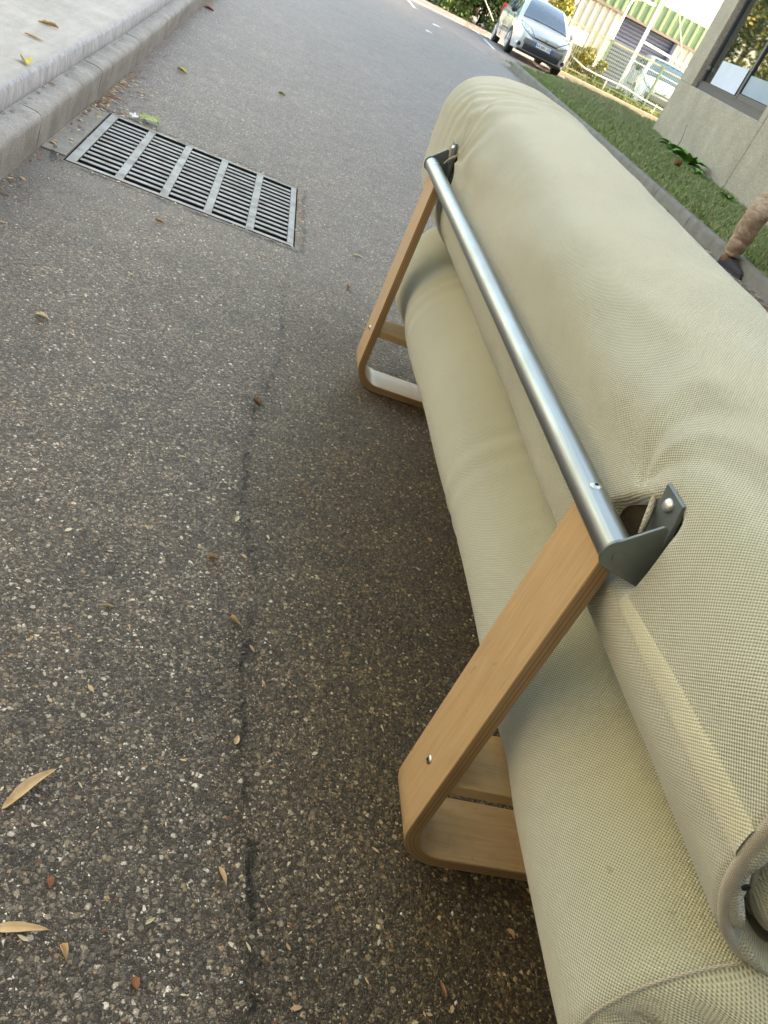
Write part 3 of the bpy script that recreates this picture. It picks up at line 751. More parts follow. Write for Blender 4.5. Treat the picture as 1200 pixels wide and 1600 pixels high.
# hem tape: strip painted brighter as if lit, from the near bracket to the near end
def on_profile(prof, nr, s, sval, y, off, disp, ref):
    i = np.interp(sval % (s[-1]+s[1]), s, np.arange(len(s))); i0 = int(i); f = i-i0; i1 = (i0+1) % len(prof)
    d = disp(prof, s, y); P_ = (prof+nr*(d+off)[:, None] if not np.isscalar(off) else prof+nr*(d+off)[:, None])
    return P_[i0]*(1-f)+P_[i1]*f
s_corner = float(bs[int(np.argmin(np.hypot(bprof[:, 0]-.500, bprof[:, 1]-.574)))])
sgn = 1 if bprof[(int(np.argmin(np.abs(bs-s_corner)))+4) % len(bprof)][1] > .574 else -1
V = []; F = []; UV = []; ny = 90; nw = 7
for j in range(ny):
    y = YN-.006+(.615-YN+.006)*j/(ny-1); w = .016+.020*min(1, (.64-y)/.24)
    dcur = bdisp(bprof, bs, y); P_ = bprof+bnr*(dcur+.0016)[:, None]
    for i in range(nw):
        sv = s_corner+sgn*(w*i/(nw-1)-.003+.0015*sin(y*60)*(i == 0)); ii = np.interp(sv % (bs[-1]+bs[1]), bs, np.arange(len(bs))); a = int(ii); f = ii-a
        q = P_[a]*(1-f)+P_[(a+1) % len(P_)]*f
        if i == 0: q = q-bnr[a]*.002
        if i == nw-1: q = q-bnr[a]*.0014
        V.append((q[0]-OFF.x, y-OFF.y, q[1])); UV.append((y, w*i/(nw-1)))
for j in range(ny-1):
    for i in range(nw-1): F.append((j*nw+i, j*nw+i+1, (j+1)*nw+i+1, (j+1)*nw+i))
mesh('hem_tape', V, F, m_hem, back, smooth=True, uv=UV, label='woven hem tape, lit tone painted pale yellow')

# seat mattress: its rounded back edge is the lower roll
seatkeys = []
for a in np.linspace(90, 270, 9): seatkeys.append((.685+.152*cos(radians(a)), .302+.150*sin(radians(a))))
seatkeys += [(.85, .148), (1.05, .148), (1.25, .152), (1.36, .175), (1.41, .24), (1.42, .32), (1.39, .40), (1.30, .445), (1.1, .452), (.85, .452)]
def sdisp(P, s, y):
    x, z = P[:, 0], P[:, 1]; r = 1/(1+np.exp((x-.8)/.03)); d = np.zeros(len(P))
    # waist where the legs hold it, swelling beyond
    d -= .012*r*(gauss(y, 2.17, .05)+.45*gauss(y, .69, .06))
    d += .012*r*gauss(y, 2.36, .12)
    d += .004*np.sin(y*4)*r
    nz = np.array([noise.noise(Vector((xx*6+3, y*2.5, zz*6))) for xx, zz in P[::4]])
    d += np.interp(np.arange(len(P)), np.arange(0, len(P), 4), nz)*.008
    for yb in (1.25, 2.02): d += .002*r*np.sin((y-yb+.25*(z-.3))*80)*gauss(y, yb, .07)
    d -= .02*exp(-((y-2.50)/.06)**2)*r
    return d
cap_s0 = [(.002, -.008), (.006, -.013), (.010, -.014), (.016, -.018)]+[(f, -.018-.055*(1-exp(-(f-.016)/.09))) for f in np.linspace(.03, .95, 30)]
seat, sprof, ss, snr, scen = cushion('seat_cushion', seatkeys, .335, 2.50, 200, 420, sdisp, cap_s0, cap_far, m_fab, sofa, .085)
ring_curve(sprof, snr, scen, .007, -.0135, .335, sdisp, .0020, 'seam_piping', m_pipe, seat, 2)

# bentwood loops with laminated edges
def bentwood(y0):
    w = .110; tk = .021; path = []
    # outer line from top down to the foot
    path.append(((.468, .602)))
    for i in range(1, 13): path.append((.468+.004*i/12, .602-(.602-.085)*i/12))
    R = .078; cx, cz = .472+R, .078+.002
    for i in range(1, 13):
        a = radians(180+90*i/12); path.append((cx+R*cos(a), cz+R*sin(a)))
    path += [(x, .002) for x in np.linspace(.60, 1.24, 8)]
    for i in range(1, 11):
        a = radians(270+70*i/10); path.append((1.24+.08*cos(a), .082+.08*sin(a)))
    path += [(1.325, .20), (1.31, .30)]
    path = [np.array(p) for p in path]; n = len(path); L = 0; V = []; UVs = []; V2 = []; UV2 = []
    inner = []
    for i in range(n):
        tng = path[min(i+1, n-1)]-path[max(i-1, 0)]; tng = tng/np.linalg.norm(tng); nrm = np.array([-tng[1], tng[0]])
        inner.append(path[i]+nrm*tk)
    # which side is inner
    if inner[5][0] < path[5][0]: inner = [2*p-q for p, q in zip(path, inner)]
    me_V = []; me_F = []; mi = []; uv = []
    Ls = np.r_[0, np.cumsum([np.linalg.norm(path[i+1]-path[i]) for i in range(n-1)])]
    e = .0015
    sec = lambda i: [(path[i], y0+e, 0), (path[i]+(inner[i]-path[i])*.07, y0, .07), (path[i]+(inner[i]-path[i])*.93, y0, .93), (inner[i], y0+e, 1),
                     (inner[i], y0+w-e, 1), (path[i]+(inner[i]-path[i])*.93, y0+w, .93), (path[i]+(inner[i]-path[i])*.07, y0+w, .07), (path[i], y0+w-e, 0)]
    for i in range(n):
        for (p, yy, v) in sec(i): me_V.append((p[0]-OFF.x, yy-OFF.y, p[1])); uv.append((Ls[i], v))
    for i in range(n-1):
        for k in range(8):
            me_F.append((i*8+k, i*8+(k+1) % 8, (i+1)*8+(k+1) % 8, (i+1)*8+k)); mi.append(1 if k in (0, 1, 2, 4, 5, 6) else 0)
    me_F.append(tuple(range(8))); mi.append(1); me_F.append(tuple((n-1)*8+k for k in range(8))); mi.append(1)
    me = bpy.data.meshes.new('bentwood_leg'); me.from_pydata([tuple(map(float, q)) for q in me_V], [], me_F)
    l = me.uv_layers.new(name='UVMap'); idx = np.zeros(len(me.loops), int); me.loops.foreach_get('vertex_index', idx)
    l.data.foreach_set('uv', np.array(uv)[idx].ravel()); me.polygons.foreach_set('material_index', mi)
    bm = bmesh.new(); bm.from_mesh(me); bmesh.ops.recalc_face_normals(bm, faces=bm.faces)
    for f in bm.faces: f.smooth = True
    for ed in bm.edges:
        if len(ed.link_faces) != 2 or ed.calc_face_angle(0) > radians(30): ed.smooth = False
    bm.to_mesh(me); bm.free()
    o = link('bentwood_leg', me, sofa, [m_wood, m_ply])
    br = MB().box((.493-OFF.x, y0+.004-OFF.y, .166), (1.30-OFF.x, y0+w-.004-OFF.y, .186)); br.build('brace', [m_wood], sofa, bevel=.0015)
    MB().cyl((.505-OFF.x, y0+.03-OFF.y, .160), (0, 0, 1), .006, .007).build('brace_bolt', m_rust, sofa)
    scr = MB(); scr.dome((.4715-OFF.x, y0+w*.5-OFF.y, .166), (-1, 0, 0), .0068, .0035); scr.build('screw', m_screw, o, smooth=True)
    MB().cyl((.4681-OFF.x, y0+w*.5-OFF.y, .166), (-1, 0, 0), .0022, .0006, 6).build('screw', m_black, o)
    return o
bentwood(.645); bentwood(2.125)

# steel rail and its end brackets
TX, TZ, TR = .468, .6215, .0185
MB().tube([(TX-OFF.x, .628-OFF.y, TZ), (TX-OFF.x, 2.25-OFF.y, TZ)], TR, 40).build('rail', m_steel, sofa, auto=True)
for yb, s_ in ((.622, 1), (2.256, -1)):
    # flat side plate: tube end circle, pivot corner, lower corner
    pts = []
    def arc(cx, cz, r, a0, a1, n):
        for i in range(n+1):
            a = radians(a0+(a1-a0)*i/n); pts.append((cx+r*cos(a)-OFF.x, cz+r*sin(a)))
    arc(.4675, .6215, .0205, 232, 113, 14); arc(.4925, .664, .0065, 100, -8, 8); arc(.513, .6, .009, -8, -112, 7)
    pb = MB().prism(pts, yb-OFF.y, yb+.0035*s_-OFF.y); br = pb.build('end_bracket', m_brkt, sofa, bevel=.0008)
    # return flange along the cushion
    ya, yc = sorted((yb+.0035*s_, yb+.046*s_))
    fl = [(.4965, .696), (.4995, .698), (.5035, .690), (.5215, .600), (.5175, .597)]
    MB().prism([(a-OFF.x, b) for a, b in fl], ya-OFF.y, yc-OFF.y).build('flange', m_brkt, br, bevel=.0006)
    MB().dome((.4985-OFF.x, yb+.026*s_-OFF.y, .682), (-.97, 0, .2), .0085, .005).build('screw', m_screw, br, smooth=True)
    MB().cyl((TX-OFF.x, yb-OFF.y, TZ), (0, -s_, 0), .0085, .0008, 6).build('rivet', m_brkt, br, bevel=.0003)
for yb in (.725, 2.19):
    d = Vector((-.25, 0, .97)).normalized()
    c = Vector((TX, yb, TZ))+d*(TR-.0005)
    sc = MB(); sc.dome((c.x-OFF.x, c.y-OFF.y, c.z), d, .0072, .0022); o = sc.build('rail_screw', m_screw, sofa, smooth=True)
    c2 = c+d*.0018; MB().cyl((c2.x-OFF.x, c2.y-OFF.y, c2.z), d, .0026, .0006, 6).build('screw_socket', m_black, o)
# the cover is cut open behind each bracket: a near-black sheet paints the shade inside
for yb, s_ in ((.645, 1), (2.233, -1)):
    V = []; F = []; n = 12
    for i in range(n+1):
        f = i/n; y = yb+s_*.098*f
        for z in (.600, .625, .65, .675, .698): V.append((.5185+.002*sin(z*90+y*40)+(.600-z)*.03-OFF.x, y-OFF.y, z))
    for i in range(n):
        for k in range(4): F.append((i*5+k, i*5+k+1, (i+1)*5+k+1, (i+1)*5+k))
    mesh('opening_shade', V, F, m_dark, back, smooth=True)
for yb, s_ in ((.628, 1), (2.25, -1)):
    pts = [(.492, yb+s_*.022, .640), (.497, yb+s_*.036, .655), (.503, yb+s_*.052, .668), (.508, yb+s_*.064, .680)]
    mb = MB(); mb.tube([(a-OFF.x, b-OFF.y, c) for a, b, c in pts], [.0022, .0034, .0034, .002], 10)
    o = mb.build('cover_lip', m_pipe, back, smooth=True); l = o.data.uv_layers.new(name='UVMap')
    for lp in o.data.loops:
        c = o.data.vertices[lp.vertex_index].co; l.data[lp.index].uv = (c.z, c.x)
#--MARK-BACKGROUND--
# ------------------------------------------------------------------ right-hand precast building
bldg = empty('concrete_building', (WA.x, WA.y, 0), label='tan exposed aggregate concrete building with dark framed window on the right', cat='building')
bldg.rotation_euler = (0, 0, -math.atan2(WD.x, WD.y))    # local +y runs along the wall, local -x is outward
SL = .022
def zb(s): return SL*(s-1.2)
m_frame = plain('dark_window_frame', (.045, .043, .055), .4, .3, .1, 20)
m_joint = plain('joint_sealant', (.06, .045, .03), .9, 0, .2)
def slabprism(name, s0, s1, z0, z1, x0, x1, mat, parent=bldg, **k):
    """wall piece with sloping top and bottom following the site's slope"""
    V = [(x0, s0, z0+zb(s0)), (x1, s0, z0+zb(s0)), (x1, s1, z0+zb(s1)), (x0, s1, z0+zb(s1)),
         (x0, s0, z1+zb(s0)), (x1, s0, z1+zb(s0)), (x1, s1, z1+zb(s1)), (x0, s1, z1+zb(s1))]
    mb = MB(); mb.add(V, [(0,3,2,1),(4,5,6,7),(0,1,5,4),(1,2,6,5),(2,3,7,6),(3,0,4,7)])
    return mb.build(name, mat, parent, **k)
SILL, HEAD, TOP = 1.215, 2.95, 6.2
slabprism('wall_panel', 1.19, 7.02, -.4, SILL, 0, .30, m_agg, bevel=.012)
slabprism('wall_panel', -3.0, 1.165, -.4, TOP, 0, .30, m_agg, bevel=.012)
slabprism('wall_panel', 1.19, 1.42, SILL+.001, TOP, .0, .30, m_agg)
slabprism('wall_panel', 5.96, 7.02, SILL+.001, TOP, 0, .34, m_agg, bevel=.012)
slabprism('wall_panel', 1.421, 5.959, HEAD, TOP, 0, .30, m_agg)
slabprism('joint', 1.166, 1.189, -.4, TOP-.01, .02, .2, m_joint)
slabprism('side_wall', 6.99, 7.012, -.4, TOP, .345, 9, m_agg)
slabprism('wall_panel', -3.4, -3.01, -.4, TOP, .01, .31, m_agg)
slabprism('roof', -3.4, 7.0, TOP, TOP+.25, .0, 9, m_agg)
slabprism('rear_room_wall', 1.2, 6.9, .3, TOP, 3.5, 3.6, plain('room_wall', (.10, .10, .09), .9))
slabprism('room_floor', 1.2, 6.9, .2, .3, .31, 3.5, plain('room_floor', (.06, .055, .05), .8))
gl = NT('window_glass', .02, 0, .9); gl.col((.012, .016, .012)); gl.b.inputs['IOR'].default_value = 1.9; gl.b.inputs['Specular IOR Level'].default_value = .9
m_glass = gl.m
win = slabprism('window', 1.42, 5.96, SILL+.001, SILL+.09, .10, .20, m_frame)
slabprism('sill_rail', 1.42, 5.96, SILL+.091, SILL+.115, .085, .16, m_frame, win)
slabprism('mullion', 3.36, 3.47, SILL+.12, HEAD-.001, .12, .19, m_frame, win)
slabprism('jamb', 5.86, 5.955, SILL+.12, HEAD-.001, .12, .19, m_frame, win)
slabprism('jamb', 1.425, 1.50, SILL+.12, HEAD-.001, .12, .19, m_frame, win)
slabprism('inner_sash', 1.505, 3.355, SILL+.12, SILL+.21, .125, .185, m_frame, win)
slabprism('inner_sash', 3.475, 5.855, SILL+.12, SILL+.15, .125, .185, m_frame, win)
slabprism('pane', 3.475, 5.855, SILL+.151, HEAD-.001, .150, .156, m_glass, win)
slabprism('pane', 1.505, 3.355, SILL+.211, HEAD-.001, .150, .156, m_glass, win)
m_post = plain('poster_paper', (.50, .52, .60), .5, 0, .05, 3)
p_ = slabprism('poster', 3.60, 5.30, SILL+.16, SILL+.56, .136, .139, m_post)
p_.parent = None; p_.matrix_world = bldg.matrix_basis.copy(); tag(p_, 'blank pale lilac paper sheet on the bottom of the far window pane', 'paper sheet')
p_ = slabprism('board', 1.52, 3.30, SILL+.22, SILL+.50, .136, .139, plain('blue_reflection', (.22, .27, .33), .5, 0, .1, 2))  # flat sheet standing in for the pane's bluish reflection, painted as colour
p_.parent = None; p_.matrix_world = bldg.matrix_basis.copy(); tag(p_, 'grey blue sheet painting a reflection at the bottom of the nearer window pane', 'board')
MB().box((-.0, 5.82, 1.66), (.05, 5.86, 1.72)).build('window_latch', m_screw, win).location = (.08, 0, 0)
# neighbouring wing of the same building toward and behind the camera
wing = empty('building_wing', (6.3, 0, 0), label='blank tan concrete wing continuing the right-hand building', cat='building')
MB().box((0, -16, -.4), (.3, 7.9, 6.2)).build('wall', m_agg, wing)
MB().box((0, -16, 6.21), (8, 7.9, 6.4)).build('roof', m_agg, wing)

# unseen blocks added to shape the light; the left one cuts side sky
m_blocker = plain('blocker_wall', (.15, .145, .12), .8, 0, .12, 2)
left_blocker = empty('hall_blocker', (-5.6, 0, 0), label='unseen block added on the left to cut light from the side', cat='building')
MB().box((-12, -26, 0), (0, 8.0, 8.6)).build('wall', m_blocker, left_blocker)
MB().box((-12.2, -26.2, 8.601), (.25, 8.2, 8.9)).build('blocker_roof_edge', m_kerb, left_blocker)
for y0 in (-12, -5, 2):
    MB().box((0.002, y0, .25), (.06, y0+3.4, 3.6)).build('blocker_door', plain('blocker_door_grey', (.30, .31, .32), .5, 0, .1, 1), left_blocker)
bk = empty('rear_blocker', (-3.5, -9.0, 0), label='unseen plain block added behind the camera to cut sky light', cat='building')  # added behind the camera to block sky light from the back
MB().box((0, 0, 0), (9.3, 5.5, 6.4)).build('wall', m_blocker, bk); MB().box((-.1, -.1, 6.401), (9.4, 5.6, 6.6)).build('roof', m_kerb, bk)
MB().box((3, 5.501, 0), (4, 5.54, 2.1)).build('rear_blocker_door', m_frame, bk)
rw = empty('wing_blocker', (11.6, 17.3, 0), label='unseen tan block added behind the concrete building to shade the grass', cat='building')  # unseen block added to keep the sun off the grass
MB().box((0, 0, 0), (3.6, 4.7, 6.5)).build('wall', m_agg, rw); MB().box((-.05, -.05, 6.501), (3.7, 4.75, 6.7)).build('roof', m_agg, rw)

# ------------------------------------------------------------------ path, far kerb, hedge, fence, warehouse
def gzz(y): return gz(y)
pv = [(6.0, 22.6), (16, 21.3), (16, 23.15), (6.9, 23.35)]
mesh('footpath', [(x, y, gz(y)+.045) for x, y in pv], [(0, 1, 2, 3)], m_path, kind='structure')
m_lk = concrete('far_kerb_concrete', (.34, .28, .20), (.55, .46, .36), 5, 60, .4)
fk = MB(); fk.box((6.85, 23.36, .1), (16, 23.60, .42)); fk.build('fence_footing', m_lk, bevel=.01, kind='structure')
MB().add([(6.85, 23.61, .36), (16, 23.61, .36), (16, 25.2, .30), (6.85, 25.2, .30)], [(0, 1, 2, 3)]).build('verge', m_soil, kind='structure')
m_yard = plain('yard_concrete', (.20, .19, .17), .9, 0, .12, 2)
MB().add([(5.0, 24.9, .289), (40, 24.9, .289), (40, 36, .289), (8, 36, .289)], [(0, 1, 2, 3)]).build('yard', m_yard, kind='structure')
def vs(r=random):
    y = random.uniform(23.62, 24.9); x = random.uniform(7, 12)
    return (x, y, .34, 1.)
bladefield(7000, vs, .05, .22, 'verge_weeds', foliage('verge_green', [(.12, .17, .04), (.22, .27, .06), (.33, .30, .10), (.10, .13, .04)]), .008)
# white bay line, worn far line and a darker side strip
m_line = plain('worn_white_paint', (.62, .62, .62), .7, 0, .15, 30)
def strip(name, pts, w, mat, lift=.004):
    V = []; F = []
    for i, (x, y) in enumerate(pts):
        a = pts[max(i-1, 0)]; b = pts[min(i+1, len(pts)-1)]; d = Vector((b[0]-a[0], b[1]-a[1])).normalized(); n_ = Vector((-d.y, d.x))*w/2
        V += [(x+n_.x, y+n_.y, gz(y)+lift), (x-n_.x, y-n_.y, gz(y)+lift)]
    for i in range(len(pts)-1): F.append((2*i, 2*i+1, 2*i+3, 2*i+2))
    return mesh(name, V, F, mat, kind='structure')
strip('bay_line', [(4.76, 21.45), (4.9, 23.5), (5.08, 26), (5.22, 28)], .09, m_line)
strip('bay_line', [(2.80, 22.3), (2.83, 23.9), (2.86, 25.4)], .10, m_line)
m_seamf = plain('pale_channel', (.30, .29, .29), .7, 0, .15, 20)
strip('drain_channel', [(.9, 24.0), (1.9, 23.9), (2.7, 23.0), (3.3, 21.6), (3.7, 20.2), (4.05, 18.6)], .10, m_seamf)

def leafcloud(n, centers, size, seed, zmin=-9):
    """centers: (x,y,z,rx,ry,rz); leaf quads spread near each clump's shell"""
    r = np.random.RandomState(seed); C_ = np.array(centers, float); vol = C_[:, 3]*C_[:, 4]*C_[:, 5]
    k = r.choice(len(C_), n, p=vol/vol.sum()); d = r.normal(size=(n, 3)); d /= np.linalg.norm(d, axis=1)[:, None]
    rad = r.uniform(.45, 1.08, n)**.6; P = C_[k, :3]+d*C_[k, 3:]*rad[:, None]; P = P[P[:, 2] > zmin]; n = len(P)
    u = r.normal(size=(n, 3)); u /= np.linalg.norm(u, axis=1)[:, None]; w = np.cross(u, r.normal(size=(n, 3))); w /= np.linalg.norm(w, axis=1)[:, None]
    s = r.uniform(*size, n)[:, None]
    V = np.stack([P-u*s, P+w*s*.45, P+u*s, P-w*s*.45], 1).reshape(-1, 3)
    return V, [(4*i, 4*i+1, 4*i+2, 4*i+3) for i in range(n)]
def clumps(n, box, rr, seed):
    r = random.Random(seed); return [(r.uniform(box[0], box[1]), r.uniform(box[2], box[3]), r.uniform(box[4], box[5]), r.uniform(*rr), r.uniform(*rr), r.uniform(*rr)*.9) for _ in range(n)]
m_hedge = foliage('hedge_leaves', [(.03, .07, .015), (.05, .11, .02), (.09, .16, .03), (.15, .20, .05), (.04, .085, .02), (.12, .12, .04)])
m_bark = plain('bark', (.07, .055, .04), .9, 0, .3, 20, .3)
def limbs(pts, parent, name='trunk', mat=m_bark):
    mb = MB()
    for seg, r in pts: mb.tube(seg, r, 8)
    return mb.build(name, mat, parent, smooth=True)
hdg = empty('hedge', (5.6, 33.5, .28), label='dense green hedge behind the silver hatchback', cat='hedge')
V, F = leafcloud(26000, clumps(46, (-1.2, 4.2, -1.0, .8, .35, 2.2), (.5, .85), 4), (.04, .10), 5, 0.)
mesh('crown', V, F, m_hedge, hdg)
limbs([([(x, random.uniform(-.4, .4), 0), (x+.1, 0, .9), (x+.3, .1, 1.8)], [.05, .035, .01]) for x in np.linspace(-1.1, 4, 14)], hdg)
V, F = leafcloud(3500, clumps(16, (-1.4, 4.0, -1.7, -.7, .02, .25), (.3, .5), 14), (.04, .09), 15, 0.)
mesh('ivy', V, F, m_hedge, hdg)
limbs([([(-.4, -2.0, 1.15), (.3, -1.95, .9), (1.0, -1.9, .35)], [.018, .018, .018])], hdg, 'bare_branch', plain('dead_branch', (.4, .38, .34), .8))
# golden bush beside the car, golden foliage behind it
m_gold = foliage('golden_leaves', [(.28, .25, .03), (.40, .36, .05), (.46, .38, .07), (.20, .22, .04), (.34, .26, .045), (.13, .17, .03)])
bush = empty('shrub', (7.75, 24.15, .34), label='sunlit yellow green shrub between the silver car and the fence', cat='shrub')
V, F = leafcloud(2600, clumps(13, (-.30, .45, -.22, .22, .12, .85), (.10, .22), 8), (.025, .055), 6, .02)
mesh('crown', V, F, m_gold, bush)
limbs([([(0, 0, 0), (random.uniform(-.15, .15), 0, .4), (random.uniform(-.3, .45), random.uniform(-.2, .2), .9)], [.012, .008, .004]) for _ in range(9)], bush)
bush2 = empty('shrub', (9.0, 24.25, .34), label='low straggly green shrub along the fence foot, right of the yellow shrub', cat='shrub')
V, F = leafcloud(1500, clumps(14, (-.8, .6, -.2, .2, .05, .25), (.08, .16), 18), (.02, .045), 16, .02)
mesh('crown', V, F, foliage('olive_leaves', [(.16, .20, .04), (.30, .30, .06), (.10, .14, .03)]), bush2)
limbs([([(random.uniform(-.7, .5), 0, 0), (random.uniform(-.7, .5), 0, .3)], [.008, .004]) for _ in range(8)], bush2)
tg_ = empty('golden_tree', (8.0, 28.8, .29), label='golden leaved small tree behind the roof of the silver hatchback', cat='tree')
V, F = leafcloud(2200, clumps(10, (-.3, .4, -.4, .4, 1.4, 3.2), (.2, .42), 28), (.04, .08), 26, .1)
mesh('crown', V, F, m_gold, tg_); limbs([([(0, 0, 0), (.05, 0, 1.2), (-.1, .1, 2.6)], [.06, .045, .015]), ([(.05, 0, 1.2), (.4, .1, 2.2)], [.03, .01])], tg_)
# trees beyond the hedge (they are what the window mirrors)
m_tree = foliage('tree_leaves', [(.05, .09, .02), (.10, .15, .03), (.22, .22, .05), (.42, .33, .07), (.07, .11, .025)])
for i, (x, y, h, lb) in enumerate([(2.5, 40, 7.5, 'tall thin tree beyond the hedge, leftmost of the row'), (6.2, 37.5, 6.2, 'broad tree beyond the hedge, middle of the row'), (4.4, 45, 9.5, 'tallest tree far beyond the hedge'), (8.6, 46, 8.0, 'loose crowned tree beyond the hedge, rightmost of the row')]):
    tr = empty('tree', (x, y, .285), label=lb, cat='tree', group='trees beyond the hedge')
    V, F = leafcloud(5200, clumps(16, (-1.8, 1.8, -1.2, 1.2, h*.35, h), (.5, 1.1), 60+i), (.07, .16), 70+i)
    mesh('crown', V, F, m_tree, tr)
    limbs([([(0, 0, 0), (.1, 0, h*.4), (0, .1, h*.9)], [.16, .12, .03]), ([(.1, 0, h*.4), (1.1, .2, h*.7)], [.07, .02]), ([(.1, 0, h*.35), (-1.1, -.2, h*.65)], [.07, .02])], tr)

# fence: posts, rails, pickets
m_fgreen = plain('pale_green_fence_paint', (.22, .30, .16), .5, .1, .1, 30)
m_fcream = plain('cream_fence_paint', (.46, .44, .27), .5, .1, .1, 30)
FY = 24.0
def fencepanel(x0, x1, label, mat, dens=.062, z0=.52, z1=1.50):
    f = empty('picket_fence', (x0, FY, .34), label=label, cat='fence', group='fence panels along the yard')
    w = x1-x0
    MB().box((0, -.02, z1-.34), (w, .02, z1-.30)).build('top_rail', m_fcream, f)
    MB().box((0, -.018, z0-.34), (w, .018, z0-.31)).build('bottom_rail', mat, f)
    mb = MB(); x = .05
    while x < w-.03:
        mb.box((x-.0045, -.010, z0-.309), (x+.0045, .010, z1-.341)); x += dens
    mb.build('pickets', mat, f, kind='stuff')
    MB().box((w-.03, -.03, -.04), (w+.03, .03, z1-.28)).build('post', m_fgreen, f)
    return f
fencepanel(6.35, 8.15, 'cream picket fence panel beside the silver car, left of the first green post', m_fcream)
fencepanel(8.21, 9.78, 'grey green picket fence panel in front of the roller shutter, between two green posts', m_fgreen, .055)
fencepanel(9.84, 11.6, 'fence panel in front of the small parked van, running behind the concrete building', m_fgreen, .055, .52, 1.46)
o = MB().box((6.95, FY-.05, 1.10), (7.45, FY-.035, 1.42)).build('fence_sign', plain('white_sign', (.80, .80, .76), .5, 0, .04, 5), bevel=.004, label='small blank white sign hung on the cream fence panel', cat='sign')
hr = MB(); hr.tube([(7.3, 23.72, .80), (7.69, 23.7, .70), (8.05, 23.7, .69), (8.8, 23.7, .715), (9.1, 23.7, .70), (9.55, 23.7, .66), (10.23, 23.7, .64), (11.2, 23.7, .60)], .018, 8)
hro = empty('pipe_rail', (7.3, 23.7, .3), label='thin white curved pipe rail running low in front of the fence', cat='railing')
h_ = hr.build('rail', m_lk if False else plain('white_pipe', (.75, .75, .72), .4), hro, smooth=True); h_.location = (-7.3, -23.7, -.3)
for x in (8.4, 10.0): 
    MB().box((x-.012, 23.69, .38), (x+.012, 23.71, .70)).build('upright', plain('white_pipe_b', (.7, .7, .68), .4), hro).location = (-7.3, -23.7, -.3)

# white steel gantry with a big white board
m_wsteel = plain('white_steel', (.80, .80, .78), .45, 0, .04, 10)
gan = empty('steel_gantry', (10.0, 27, .285), label='white steel gantry post and cross rails in front of the roller shutter', cat='gantry')
def gp_(name, a, b, r, parent=gan, o0=(10, 27, .285)):
    mb = MB(); mb.tube([(p[0]-o0[0], p[1]-o0[1], p[2]-o0[2]) for p in (a, b)], r, 4); return mb.build(name, m_wsteel, parent)
gp_('post', (10.0, 27, .285), (9.99, 27, 4.0), .062)
gp_('cross_rail', (10.06, 27, 1.93), (12.4, 27, 1.85), .045)
gp_('low_rail', (10.06, 27, .72), (12.4, 27, .62), .04)
gp_('cross_rail', (10.06, 27.02, 1.40), (12.4, 27.02, 1.36), .015)
gp_('brace_wire', (10.62, 26.98, 2.95), (11.35, 26.98, 2.05), .018)
gp_('post', (12.5, 27, .285), (12.5, 27, 4.0), .06)
board = MB().box((10.08, 26.9, 2.93), (12.2, 26.96, 4.2)).build('white_board', m_wsteel, label='large blank white board carried by the white gantry, top right', cat='board', bevel=.01)
lp = empty('lamp_mast', (9.13, 27, .285), label='thin white mast with bent top standing left of the gantry', cat='mast')
mb = MB(); mb.tube([(0, 0, 0), (0, 0, 2.25), (.03, 0, 2.4), (.14, 0, 2.5), (.35, 0, 2.53)], .035, 8); mb.build('pole', m_wsteel, lp, smooth=True)
mb = MB(); mb.box((.25, -.08, 2.50), (.7, .08, 2.58)); mb.build('lamp_head', m_wsteel, lp, bevel=.02)

# warehouse
WY = 31.5
m_cream = plain('cream_cladding', (.44, .41, .34), .55, 0, .06, 3)
m_green = plain('green_cladding', (.17, .25, .13), .5, 0, .12, 3)
m_shut = plain('blue_grey_shutter', (.10, .115, .17), .5, .1, .08, 5)
m_bluegrey = plain('blue_grey_cladding', (.36, .42, .44), .5, 0, .06, 3)
wh = empty('warehouse', (8.3, WY, .285), label='ribbed warehouse with cream base, green upper cladding and roller shutter', cat='warehouse')
def ribbed(name, x0, x1, z0, z1, pitch, depth, mat, y=0., horiz=False, smoothp=.3):
    prof = []; span = (z1-z0) if horiz else (x1-x0); n = max(1, int(round(span/pitch))); p = span/n
    for i in range(n):
        a = i*p; prof += [(a, 0), (a+p*.12, -depth), (a+p*.34, -depth), (a+p*.46, 0)] if not horiz else [(a, 0), (a+p*.3, -depth), (a+p*.7, -depth), (a+p*.97, 0)]
    prof.append((span, 0)); V = []; F = []
    for (a, d) in prof:
        if horiz: V += [(x0, y+d, z0+a), (x1, y+d, z0+a)]
        else: V += [(x0+a, y+d, z0), (x0+a, y+d, z1)]
    for i in range(len(prof)-1): F.append((2*i, 2*i+2, 2*i+3, 2*i+1))
    mb = MB(); mb.add(V, F); return mb.build(name, mat, wh)
X0 = 8.3
ribbed('lower_cladding', 9.02-X0, 10.62-X0, 0, 2.20, .26, .035, m_cream)
ribbed('lower_cladding', 12.86-X0, 18-X0, 0, 2.20, .26, .035, m_cream)
MB().box((10.62-X0, .001, 0), (10.70-X0, .3, 2.2)).build('shutter_jamb', m_shut, wh); MB().box((12.78-X0, .001, 0), (12.86-X0, .3, 2.2)).build('shutter_jamb', m_shut, wh)
ribbed('roller_shutter', 10.70-X0, 12.78-X0, 0, 2.20, .115, .03, m_shut, .16, True)
MB().box((8.62-X0, -.08, 2.2), (18-X0, .2, 2.28)).build('ledge', plain('brown_ledge', (.18, .15, .12), .6), wh)
ribbed('upper_cladding', 9.5-X0, 18-X0, 2.281, 5.4, .30, .05, m_green, -.04)
ribbed('corner_cladding', 8.62-X0, 9.5-X0, 2.281, 5.4, .22, .04, m_bluegrey, -.04)
ribbed('corner_cladding', 8.62-X0, 9.0-X0, 0, 2.2, .19, .04, m_bluegrey, -.03)
MB().box((7.9-X0, .02, 0), (8.2-X0, .3, 5.4)).build('door_post', m_bluegrey, wh)
